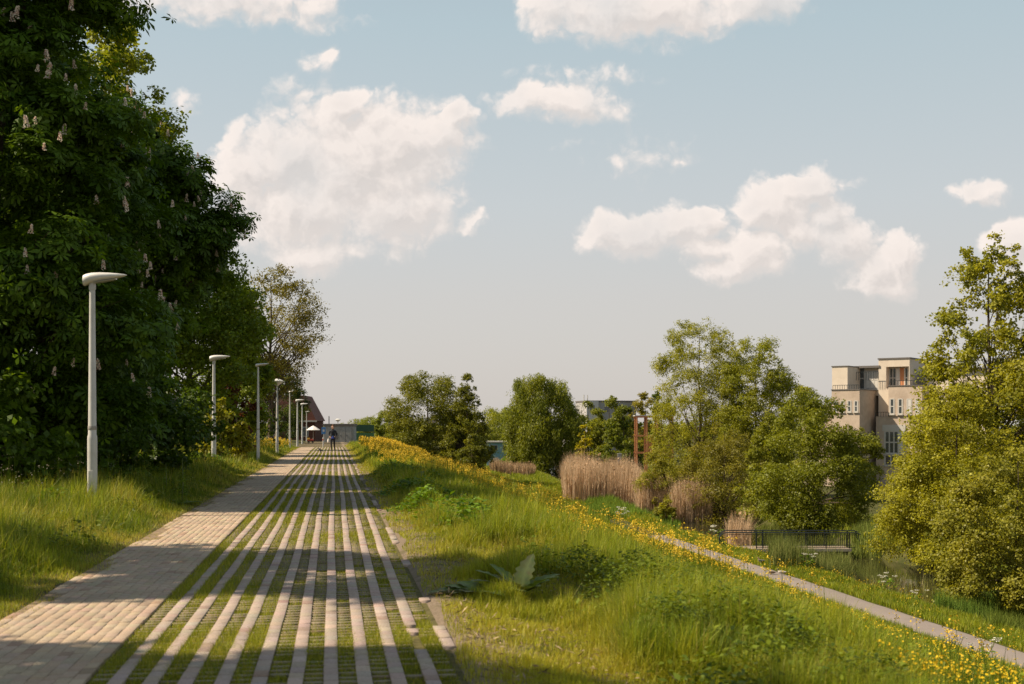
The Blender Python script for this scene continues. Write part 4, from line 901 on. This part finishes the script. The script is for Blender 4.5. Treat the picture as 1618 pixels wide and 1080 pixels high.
# ------------------------------------------------------------------ grass, flowers, reeds
def in_view(x, y, mar=160):
    px, d = pxw(x, y); return (px > -mar) & (px < 1618+mar) & (d > 3)
def blades(name, x, y, h, w, col, mat_, label, cat, z=None, lean=.45, tipw=0, kind='stuff', wdist=True):
    n = len(x); z = ground_z(x, y) if z is None else z
    px, d = pxw(x, y)
    if wdist: w = np.maximum(w, d*.00042)
    a = rng.random(n)*2*PI; l = np.abs(rng.normal(0, lean, n)); a2 = a + PI/2 + rng.normal(0, .5, n)
    dx, dy = np.cos(a), np.sin(a); ex, ey = np.cos(a2), np.sin(a2)
    def pt(s, t, k): return np.stack([x + dx*w*s*.5 + ex*l*h*t*t, y + dy*w*s*.5 + ey*l*h*t*t, z - .03 + (h+.03)*t*(1-.25*np.minimum(l, 1.2)*t)], -1)
    Vv = np.stack([pt(-1, 0, 0), pt(1, 0, 0), pt(.8, .5, 0), pt(-.8, .5, 0), pt(0, 1, 0)], 1).reshape(-1, 3)
    o = (np.arange(n)*5)[:, None]
    return tag(mesh_np(name, Vv, [o+np.array([[0, 1, 2, 3]]), o+np.array([[3, 2, 4]])], np.repeat(col, 5, 0), mat_), label, cat, None, kind)
rng = np.random.default_rng(5)
G_dark, G_mid, G_lite, G_dry, G_yel = (np.array(q)*(1.66, 1.64, .84) for q in ((.055, .080, .010), (.110, .140, .014), (.185, .195, .024), (.34, .26, .12), (.26, .225, .022)))
def gcol(n, t, dry, v=.26):
    t = np.clip(t, 0, 1)[:, None]; dry = np.clip(dry, 0, 1)[:, None]
    c = np.where(t < .5, G_dark*(1-2*t)+G_mid*2*t, G_mid*(2-2*t)+G_lite*(2*t-1)); c = c*(1-dry)+G_dry*dry
    return np.clip(c*(1+rng.normal(0, v, (n, 1)))*(1+rng.normal(0, .05, (n, 3))), .004, .5)
def ys_(n, y0, y1, p=2.0):              # depth with falling density
    u = rng.random(n); q = 1-p; return (y0**q + u*(y1**q-y0**q))**(1/q)
# left verge
n = 330000; y = ys_(n, 7.5, 112, 1.7); xo = -2.74 - .34*(fnoise(y, y*0+9, .7)-.5)*2 - .12*(fnoise(y, y*0+8, 3.)-.5)*2
x = xo - 5.5*rng.random(n)**1.25; k = in_view(x, y); x, y, xo = x[k], y[k], xo[k]; n = len(x)
cl_ = fnoise(x, y, .55); cf = fnoise(x+9, y, 1.7)
h = (.045 + .40*smooth(.15, 1.5, xo-x)*np.clip(.25+1.3*cl_*1.1, 0, 1.3))*rng.uniform(.35, 1.35, n)*(.45+1.1*fnoise(x, y+77, 3.2))
t = .20 + 1.3*(cf-.35) + .8*(fnoise(x, y+77, 3.2)-.5) + rng.normal(0, .2, n); dry = smooth(.6, 0, xo-x)*rng.random(n)*.8 + (rng.random(n) < .07)*.8 + smooth(.52, .70, fnoise(x+30, y, .6))*rng.random(n)*.8
blades('verge_grass', x, y, h, .008, gcol(n, t, dry), M_grass, 'long grass of the verge under the street lamps', 'grass')
# shoulder right of the paving
n = 400000; y = ys_(n, 7, 130, 1.75); x = .97 + .16*(fnoise(y, y*0+5, .9)-.5)*2 + (3.7+.25*shift(y))*rng.random(n)**1.0
k = in_view(x, y); x, y = x[k], y[k]; cl_ = fnoise(x+3, y, .7); cf = fnoise(x, y+9, 2.1)
far = smooth(16, 30, y); tall = np.clip(smooth(.46, .62, cl_) * smooth(1.2, 2.0, x) + far*smooth(1.15, 2.0, x) + smooth(2.6, 3.6, x)*.8, 0, 1)
k = rng.random(len(x)) < np.clip(.35 + tall + (cf-.5) + smooth(1.2, 2.2, x)*.3, .22, 1); x, y, cl_, cf, tall, far = (q[k] for q in (x, y, cl_, cf, tall, far)); n = len(x)
f3 = fnoise(x+8, y+31, 3.4); h = (.03 + .06*cf + tall*(.14+.30*cf)*(.4+1.2*f3))*rng.uniform(.4, 1.4, n)
t = .80 + 1.3*(cf-.5) + .9*(f3-.5) - .30*tall + rng.normal(0, .2, n); dry = (1-tall)*np.clip(.40+1.9*(fnoise(x+70, y, 1.1)-.5), 0, 1)*rng.random(n)*1.3 + (rng.random(n) < .06)*.8
cG = gcol(n, t, dry); yl = ((1-tall)*.45*rng.random(n))[:, None]; cG = cG*(1-yl)+G_yel*yl
blades('shoulder_grass', x, y, h, .007, cG, M_grass, 'short yellowish grass with taller tufts along the right edge of the paving', 'grass')
# dead stalks and leaf litter between the blades
n = 9000; y = ys_(n, 7, 60, 1.6); x = 1.0 + 3.0*rng.random(n); k = (fnoise(x+70, y, 1.1)+.25*rng.random(n) > .56) & in_view(x, y); x, y = x[k], y[k]; n = len(x)
P_ = np.stack([x, y, ground_z(x, y)+.015+.05*rng.random(n)], -1); a = rng.random(n)*2*PI; A = np.stack([np.cos(a), np.sin(a), rng.normal(0, .25, n)], -1)
v, f = leaf_quads(P_, unit(rng.normal(0, .5, (n, 3))+np.array([0, 0, 1])), A, rng.uniform(.03, .11, n), rng.uniform(.006, .018, n), .2)
cG = np.where(rng.random((n, 1)) < .5, np.array([[.36, .27, .16]]), np.array([[.17, .12, .065]]))*(1+rng.normal(0, .2, (n, 1)))
tag(mesh_np('dry_litter', v, [f], np.repeat(np.clip(cG, .02, .6), 4, 0), M_reed), 'dead grass and leaf litter on the trodden edge right of the paving', 'litter', None, 'stuff')
# slope
n = 430000; y = ys_(n, 5, 235, 1.35); c0 = 3.3+.3*shift(y); x = c0 + (18.3+shift(y)-c0)*rng.random(n)
k = in_view(x, y); x, y = x[k], y[k]; n = len(x); cl_ = fnoise(x, y, .45); cf = fnoise(x+5, y, 1.3)
h = (.14 + .26*cl_)*(1-.35*smooth(7.5, 4.0, x)*smooth(40, 15, y))*(1-.45*smooth(9, 14, x-shift(y))*smooth(95, 80, y))*rng.uniform(.4, 1.4, n)*(.45+1.1*fnoise(x, y+31, 2.6))
blades('slope_grass', x, y, h, .009, gcol(n, .45+1.5*(cf-.45)+.9*(fnoise(x, y+31, 2.6)-.5)+rng.normal(0, .2, n), (rng.random(n) < .09)*.8), M_grass, 'lush green grass on the slope down to the canal', 'grass')
# low banks on either side of the footpath, and the far bank
n = 200000; y = ys_(n, 22, 235, 1.2); s = shift(y); a = rng.random(n)
xl = 17.6+s+(1.1)*rng.random(n); xr = 20.3+s+2.2*rng.random(n); xf = np.maximum(bank_r(y), 24.2+s)-.2 + 7*rng.random(n)**1.5; xb = 17.8+s+4.4*rng.random(n)
x = np.where(a < .2, xl, np.where(a < .62, xr, np.where(a < .85, xf, xb))); pp = (a >= .85) & (y < 92); x[pp] = xr[pp]
k = in_view(x, y); x, y, a = x[k], y[k], a[k]; n = len(x); cf = fnoise(x, y, 1.1)
h = (.12+.22*cf)*rng.uniform(.6, 1.3, n)*np.where(y > 86, 2.0, 1)*np.where((a > .62) & (a < .85), 1.25, 1)
blades('bank_grass', x, y, h, .01, gcol(n, .55+.8*(cf-.45)+rng.normal(0, .2, n), (rng.random(n) < .07)*.7), M_grass, 'grass on the banks along the lower footpath and the canal', 'grass')
# grass growing between the paving ribs
n = 330000; y = ys_(n, 7.6, 112, 1.9); kx = rng.integers(0, 11, n); gw = PITCH-RIB
xc = np.array(rib_x)[kx] - PITCH/2; x = xc + wander(xc, y) + (rng.random(n)-.5)*(gw-.004)*1.06
slot = ((y-Y0-.05)/.155) % 1.0; bar = np.minimum(slot, 1-slot)*.155 < .026
dn = fnoise(x+2, y, .5); mat_f = np.clip(.30 + 1.5*(dn-.42) + .5*(kx < 5)*smooth(.4, .6, fnoise(x, y+40, .25)), .1, 1)
k = (rng.random(n) < np.where(bar, .05+.55*smooth(.7, 1.0, mat_f), .42+.65*mat_f)) & in_view(x, y); x, y, mat_f, bar = x[k], y[k], mat_f[k], bar[k]; n = len(x)
h = (.028 + .038*mat_f)*rng.uniform(.6, 1.4, n)
cG = gcol(n, .26+.9*(fnoise(x, y*.7, 1.3)-.45)+rng.normal(0, .25, n), (rng.random(n) < .16)*.8); q = rng.random((n, 1))*.5; cG = cG*(1-q)+G_yel*q
blades('paving_grass', x, y, h, .005, cG, M_grass, 'short yellow green grass growing in the strips between the paving ribs', 'grass', z=dipz(y)-.025, lean=.7)
# weeds with broad leaves along the crest: a continuous cover
def leafy(name, label, cat, cx, cy, n, rad, h, ln, wd, c1, c2, seed, kind='stuff', z0=0):
    r_ = np.random.default_rng(seed); k = r_.integers(0, len(cx), n); cx = np.asarray(cx); cy = np.asarray(cy)
    x = cx[k] + r_.normal(0, rad*.55, n); y = cy[k] + r_.normal(0, rad*.55, n); hh = h*np.exp(-((x-cx[k])**2+(y-cy[k])**2)/rad**2)*r_.random(n)**.55
    P_ = np.stack([x, y, ground_z(x, y)+hh], -1); a = r_.random(n)*2*PI
    A = np.stack([np.cos(a), np.sin(a), r_.normal(-.1, .3, n)], -1); Nn = unit(np.stack([r_.normal(0, .4, n), r_.normal(0, .4, n), np.ones(n)], -1))
    v, f = leaf_quads(P_, Nn, A, ln*r_.uniform(.6, 1.3, n), wd*r_.uniform(.6, 1.3, n), .18, .4)
    return tag(mesh_np(name, v, [f], np.repeat(colors(n, c1, c2), 4, 0), M_glossleaf), label, cat, None, kind)
r_ = np.random.default_rng(3); m_ = 36
cy = r_.uniform(8, 15, m_); cx = 3.6+r_.normal(0, .35, m_)
leafy('nettle_cover', 'dark green broad-leaved weeds along the crest of the slope', 'weeds', cx, cy, 20000, .40, .50, .062, .030, (.028, .044, .007), (.078, .092, .013), 4)
cy = r_.uniform(20, 80, 46); cx = 1.9+.008*cy+r_.normal(0, .3, 46)
leafy('weed_cover', 'dark green weeds in clumps beside the far part of the paving', 'weeds', cx, cy, 12000, .55, .5, .12, .07, (.03, .06, .008), (.07, .105, .016), 5)
cy = r_.uniform(24, 60, 30); cx = -5.2+r_.normal(0, .5, 30)
leafy('verge_weeds', 'dark leafy weeds in the verge between the lamps', 'weeds', cx, cy, 9000, .6, .55, .12, .07, (.026, .05, .008), (.06, .09, .014), 6)
r_ = np.random.default_rng(21); m_ = 420
cy = np.interp(r_.random(m_)**1.7, [0, 1], [8, 90]); cx = 2.4 + 13*r_.random(m_)**1.5
leafy('meadow_herbs', 'broad-leaved herbs mixed through the grass of the slope', 'weeds', cx, cy, 24000, .34, .40, .075, .040, (.036, .055, .009), (.095, .108, .018), 22)
m_ = 150; cy = np.interp(r_.random(m_)**1.6, [0, 1], [10, 60]); cx = -3.4-2.6*r_.random(m_)
leafy('verge_herbs', 'broad-leaved herbs mixed through the verge grass', 'weeds', cx, cy, 11000, .34, .42, .08, .042, (.032, .048, .009), (.085, .095, .018), 23)
# yellow rape flowers
def flowers(name, label, cat, x, y, h, nh, hr, pet, c1, c2, seed, stem=True, z=None):
    global rng
    rng = np.random.default_rng(seed); n = len(x); z = ground_z(x, y); d = pxw(x, y)[1]
    sx = x + rng.normal(0, .06, n); sy = y + rng.normal(0, .06, n); top = np.stack([sx, sy, z+h], -1)
    idx = np.repeat(np.arange(n), nh); m_ = len(idx); off = rng.normal(0, 1, (m_, 3))*np.array([1, 1, 1.25])*hr
    P_ = top[idx] + off; sz = np.maximum(pet, d[idx]*.00055)*rng.uniform(.7, 1.3, m_)
    v, f = leaf_quads(P_, unit(rng.normal(0, .6, (m_, 3))+np.array([0, -.25, .8])), rng.normal(size=(m_, 3)), sz, sz, .05)
    Vs = [v]; Fs = [f]; Cs = [np.repeat(colors(m_, c1, c2, None, .1, 1.), 4, 0)]
    if stem:
        w = np.maximum(.006, d*.00028)
        o_ = 4*m_; q = np.stack([np.stack([x-w/2, y, z-.02], -1), np.stack([x+w/2, y, z-.02], -1), top + np.stack([w*.4, 0*w, 0*w], -1), top - np.stack([w*.4, 0*w, 0*w], -1)], 1).reshape(-1, 3)
        Vs.append(q); Fs.append(o_ + np.arange(4*n).reshape(-1, 4)); Cs.append(np.repeat(colors(n, (.05, .085, .015), (.10, .13, .025)), 4, 0))
    return tag(mesh_np(name, np.concatenate(Vs), Fs, np.concatenate(Cs), M_petal), label, cat, None, 'stuff')
r_ = np.random.default_rng(8)
n = 15000; y = np.interp(r_.random(n)**1.1, [0, 1], [13, 118]); lo = np.interp(y, [13, 30, 50, 70, 118], [4.0, 3.0, 1.9, 1.8, 2.2]); x = lo + np.interp(y, [13, 50, 118], [4.5, 5.0, 4.0])*r_.random(n)
dn = fnoise(x, y*.6, .42)*.62 + fnoise(x+40, y, 1.6)*.38; core = np.exp(-((x-lo-1.8)/1.9)**2)*.10
k = (dn + core + r_.normal(0, .045, n) > np.interp(y, [13, 30, 60, 118], [.70, .63, .655, .665])) & in_view(x, y); x, y = x[k], y[k]
flowers('rape_flowers', 'tall bright yellow rape flowers along the crest of the slope', 'flowers', x, y, r_.uniform(.32, .95, len(x))*np.interp(y, [14, 30, 60, 80], [.75, .85, .9, 1.05]), 24, .036, .024, (.50, .31, .008), (.76, .53, .04), 9)
n = 70000; y = np.interp(r_.random(n)**1.5, [0, 1], [9, 105]); s = shift(y); x = 4.3 + (18.3+s-4.3)*r_.random(n)**1.25
dn = fnoise(x, y, .22)*.55 + fnoise(x+15, y, .8)*.45; k = (dn + r_.normal(0, .05, n) > np.interp(y, [9, 25, 50], [.53, .515, .55])) & in_view(x, y); x, y = x[k], y[k]
flowers('buttercups', 'scattered golden buttercups on the lower slope', 'flowers', x, y, r_.uniform(.30, .46, len(x))*np.interp(x-shift(y), [5, 8, 13, 18], [1.0, .85, .52, .45]), 3, .020, .022, (.64, .40, .006), (.74, .50, .02), 10)
n = 1100; y = r_.uniform(33, 100, n); x = 20.6+shift(y)+1.6*r_.random(n); k = (fnoise(x, y, .5) > .55) & in_view(x, y)
flowers('bank_buttercups', 'small golden flowers at the water side of the lower footpath', 'flowers', x[k], y[k], r_.uniform(.25, .45, k.sum()), 4, .03, .022, (.64, .40, .006), (.74, .50, .02), 11)
n = 900; y = r_.uniform(60, 108, n); x = -3.5-1.2*r_.random(n); k = (fnoise(x, y, .35) > .5) & in_view(x, y)
flowers('verge_flowers', 'yellow flowers in the verge by the far street lamps', 'flowers', x[k], y[k], r_.uniform(.35, .75, k.sum()), 8, .035, .024, (.60, .38, .012), (.70, .46, .03), 12)
n = 90; y = r_.uniform(20, 34, n); x = -5.0-1.8*r_.random(n); flowers('verge_seedheads', 'pale seed heads standing above the verge grass', 'flowers', x, y, r_.uniform(.55, .95, n), 7, .03, .016, (.40, .34, .24), (.52, .46, .36), 13)
# reeds
def reeds(name, label, px0, px1, d0, d1, n, h, c1, c2, w, seed, plume=.07, lean=.16, zf=None, hv=.12):
    global rng
    rng = np.random.default_rng(seed); px = rng.uniform(px0, px1, n); d = rng.uniform(d0, d1, n)
    x = FW.x*d + RT.x*(px-CX)/FPX*d; y = FW.y*d + RT.y*(px-CX)/FPX*d; z = np.maximum(ground_z(x, y), WATER-.3)
    e = np.minimum(px-px0, px1-px)/(px1-px0); e = np.minimum(e, np.minimum(d-d0, d1-d)/(d1-d0)*2)
    hh = h*(1+rng.normal(0, hv, n))*(.70+.52*fnoise(x, y, .5))*(.80+.20*smooth(-.02, .12, e+.10*(fnoise(x, y, 1.2)-.5))); col = colors(n, c1, c2, None, .14, 1.)
    col *= (.75+.5*fnoise(x+11, y, .8))[:, None]
    o = blades(name, x, y, hh, w, col, M_reed, label, 'reeds', z, lean)
    if plume:
        q = rng.random(n) < plume; m_ = q.sum(); a = rng.random(m_)*2*PI; t = np.stack([x[q]+rng.normal(0, .05, m_), y[q], z[q]+hh[q]*rng.uniform(.86, 1.0, m_)], -1)
        A = np.stack([np.cos(a)*.6, np.sin(a)*.6, rng.normal(.2, .6, m_)], -1)
        v, f = leaf_quads(t, rng.normal(size=(m_, 3)), A, rng.uniform(.18, .34, m_), .09, .1)
        ph = mesh_np('reed_plumes', v, [f], np.repeat(np.clip(col[q]*(.98, .90, .84), .01, .8), 4, 0), M_reed, o)
        ph['kind'] = 'stuff'
    return o
TAN1, TAN2 = (.36, .245, .145), (.64, .46, .30)
reeds('tan_reeds', 'broad bed of dry tan reeds standing in the canal', 889, 1012, 112, 148, 13000, 3.7, TAN1, TAN2, .035, 71, lean=.13)
reeds('tan_reeds', 'second, smaller patch of dry tan reeds under the tallest light green tree', 1062, 1124, 96, 106, 3200, 3.2, TAN1, TAN2, .03, 72)
reeds('tan_reeds', 'thin sheaf of dry reeds at the left end of the footbridge', 1148, 1186, 77, 82, 520, 2.2, TAN1, TAN2, .026, 73, lean=.3)
reeds('tan_reeds', 'low dry reeds at the foot of the weeping willow', 775, 845, 172, 184, 3500, 1.7, (.26, .17, .09), (.46, .32, .19), .05, 74, lean=.25)
reeds('tan_reeds', 'dry reeds behind the bridge among the bushes', 1005, 1068, 104, 120, 5200, 3.0, TAN1, TAN2, .03, 75)
reeds('green_reeds', 'tall green reeds in the water before the bridge', 1215, 1345, 60, 66, 4200, 1.25, (.08, .12, .018), (.24, .24, .07), .014, 76, lean=.22, plume=0)
reeds('green_reeds', 'fresh green reeds at the water edge below the bottom right bush', 1478, 1575, 47, 53, 4200, 1.0, (.08, .15, .015), (.17, .23, .035), .014, 77, lean=.35, plume=0)
reeds('green_reeds', 'thin standing reeds in the open water', 1330, 1480, 55, 60, 220, .8, (.10, .13, .02), (.30, .26, .11), .012, 78, lean=.2, plume=0)
reeds('green_reeds', 'green reeds at the right end of the bridge', 1345, 1420, 70, 76, 2000, 1.0, (.10, .15, .02), (.24, .26, .06), .016, 79, lean=.3, plume=0)
reeds('green_reeds', 'bright green sedge between the tan reeds and the slope', 925, 1075, 92, 112, 7000, .85, (.10, .17, .014), (.18, .26, .03), .02, 80, lean=.35, plume=0)

reeds('green_reeds', 'green sedge on the far bank in the bottom right corner', 1560, 1680, 42, 52, 5200, .75, (.09, .13, .015), (.18, .21, .03), .014, 81, lean=.4, plume=0)
reeds('green_reeds', 'rough grass and sedge on the far bank behind the bridge', 1195, 1320, 75, 88, 5200, 1.1, (.08, .11, .015), (.18, .19, .035), .018, 82, lean=.35, plume=0)

# ------------------------------------------------------------------ single plants
def big_leaf(mb_v, mb_f, mb_c, base, A, Nn, L, Wd, c):
    A = Vector(A).normalized(); Nn = Vector(Nn); Nn = (Nn - A*Nn.dot(A)).normalized(); B = Nn.cross(A); k = 12; k0 = len(mb_v)
    for i in range(k):
        t = i/(k-1); w = Wd*.5*(math.sin(PI*min(t*.93+.07, 1))**.65)*(1-.18*t)*(1+.15*((-1)**i)); dr = -Nn*(.25*L*t*t)
        cpt = Vector(base) + A*L*t + dr
        for s_, up_ in ((-1, .14), (-.5, .10), (0, 0), (.5, .10), (1, .14)):
            mb_v.append(cpt + B*w*s_ + Nn*(up_*w + random.uniform(-.06, .06)*w)); mb_c.append([q*(1.5 if s_ == 0 else random.uniform(.85, 1.1)) for q in c])
    for i in range(k-1):
        for j in range(4): a = k0+i*5+j; mb_f.append((a, a+1, a+6, a+5))
def burdock(name, label, px, d, leaves, seed):
    random.seed(seed); g_ = gp(px, d); root = empty(name, g_, label, 'plant')
    for (az, el_, L, Wd, c) in leaves:
        V_, F_, C_ = [], [], []; a = math.radians(az); e = math.radians(el_); A = Vector((math.cos(a)*math.cos(e), math.sin(a)*math.cos(e), math.sin(e)))
        Nn = Vector((-math.cos(a)*math.sin(e), -math.sin(a)*math.sin(e), math.cos(e))); st = A*(.16*L)+Vector((0, 0, .03))
        big_leaf(V_, F_, C_, st, A, Nn, L, Wd, c); o = mesh_np('leaf', V_, [F_], np.array(C_), M_glossleaf, root, True)
        MB().tube([(0, 0, -.03), st*.6, st+A*.02], [.012, .010, .008], 6).build('stalk', M_stalk, o, True)
M_stalk = mat('leaf_stalk', (.16, .17, .06), .6)
PG, PL_ = (.13, .175, .03), (.34, .34, .13)
BL = [(40, 76, .40, .27, PL_), (175, 42, .46, .28, PG), (205, 30, .54, .30, (.14, .16, .05)), (235, 40, .34, .22, (.20, .19, .08)), (150, 55, .40, .26, PG), (320, 38, .44, .26, PG), (20, 35, .44, .26, PG), (285, 30, .42, .24, (.12, .15, .04)), (190, 10, .62, .24, (.16, .17, .06))]
burdock('burdock', 'burdock with one pale upright leaf growing in the near grass right of the paving', 822, 13.4, BL, 1)
burdock('burdock', 'large-leaved burdock lying low at the edge of the paving, left of the upright one', 762, 13.0, [(a-30, e*.45, L*.9, w, c) for a, e, L, w, c in BL[1:7]], 2)
burdock('burdock', 'burdock clump beside the paving below the yellow flowers', 652, 37, [(a, e*.7, L*1.3, w*1.3, (.13, .16, .05)) for a, e, L, w, c in BL], 3)
burdock('burdock', 'pale-leaved burdock in the grass below the yellow flowers', 772, 28, [(a+40, e*.9, L*.9, w*.9, PL_ if i < 2 else PG) for i, (a, e, L, w, c) in enumerate(BL)], 4)
burdock('burdock', 'low burdock at the left edge of the paving opposite the lamps', 290, 27.5, [(a+40, e*.5, L*.8, w*.9, PG) for a, e, L, w, c in BL[1:7]], 5)
def umbel(name, label, px, d, h, n, seed, col=(.62, .60, .50), group='white umbel flowers by the lower path'):
    r_ = np.random.default_rng(seed); random.seed(seed); root = empty(name, gp(px, d), label, 'plant', group); mb = MB(); VV_ = []; 
    for k in range(n):
        t = Vector((r_.normal(0, .22*h), r_.normal(0, .22*h), h*r_.uniform(.65, 1.0))); mb.tube([(0, 0, -.05), t*.5+Vector((0, 0, .05)), t], [.010, .008, .006], 5)
        m_ = 34; a = r_.random(m_)*2*PI; q = r_.random(m_)**.5*.10*h; VV_.append(np.stack([t.x+q*np.cos(a), t.y+q*np.sin(a), t.z-.2*q+r_.normal(0, .01, m_)], -1))
    mb.build('stem', M_stalk, root, True); P_ = np.concatenate(VV_); m_ = len(P_)
    v, f = leaf_quads(P_, unit(r_.normal(0, .3, (m_, 3))+np.array([0, 0, 1])), r_.normal(size=(m_, 3)), .04*max(1, d/50), .035*max(1, d/50), .1)
    mesh_np('flower_head', v, [f], np.repeat(np.clip(np.array(col)*(1+r_.normal(0, .1, (m_, 1))), 0, .75), 4, 0), M_petal, root)
    m_ = 60; P_ = np.stack([r_.normal(0, .2*h, m_), r_.normal(0, .2*h, m_), r_.uniform(.05, .7, m_)*h], -1)
    v, f = leaf_quads(P_, unit(r_.normal(0, .4, (m_, 3))+np.array([0, 0, 1])), r_.normal(size=(m_, 3)), .16, .09, .15); mesh_np('leaves', v, [f], np.repeat(colors(m_, (.05, .09, .015), (.09, .13, .025)), 4, 0), M_leaf, root)
for q, (px, d, h, n, lb) in enumerate((
    (985, 84, 1.5, 9, 'white-flowered cow parsley at the end of the visible lower footpath'), (1130, 76, 1.3, 6, 'white cow parsley beside the thin sheaf of dry reeds'),
    (1402, 52, .9, 6, 'white cow parsley on the bank before the open water'), (1275, 60, .9, 5, 'white cow parsley among the green reeds before the bridge'),
    (1445, 50, .8, 5, 'white cow parsley at the water edge, right of the open water one'), (1500, 30.5, 1.0, 5, 'white cow parsley rising in front of the lower footpath'),
    (1545, 28, 1.0, 6, 'white cow parsley nearest the bottom right corner'))):
    umbel('cow_parsley', lb, px, d, h, n, 100+q)
for q, (px, d, h, lb) in enumerate(((288, 29, 1.0, 'leafy upright stalk in the verge behind the low burdock'), (262, 29.5, .9, 'thinner leafy stalk just left of the upright one in the verge'))):
    r_ = np.random.default_rng(q); root = empty('leafy_stalk', gp(px, d), lb, 'plant'); MB().tube([(0, 0, -.05), (.02, 0, h*.5), (0, .02, h)], [.012, .01, .005], 6).build('stem', M_stalk, root, True)
    m_ = 90; t = r_.random(m_); a = r_.random(m_)*6.28; P_ = np.stack([0*t, 0*t, h*(.15+.85*t)], -1); A = np.stack([np.cos(a), np.sin(a), .25+0*a], -1)
    v, f = leaf_quads(P_, unit(np.array([0, 0, 1.])+.3*r_.normal(size=(m_, 3))), A, .16*(1.1-t), .06*(1.1-t), .15); mesh_np('leaves', v, [f], np.repeat(colors(m_, (.06, .10, .02), (.12, .16, .04)), 4, 0), M_leaf, root)
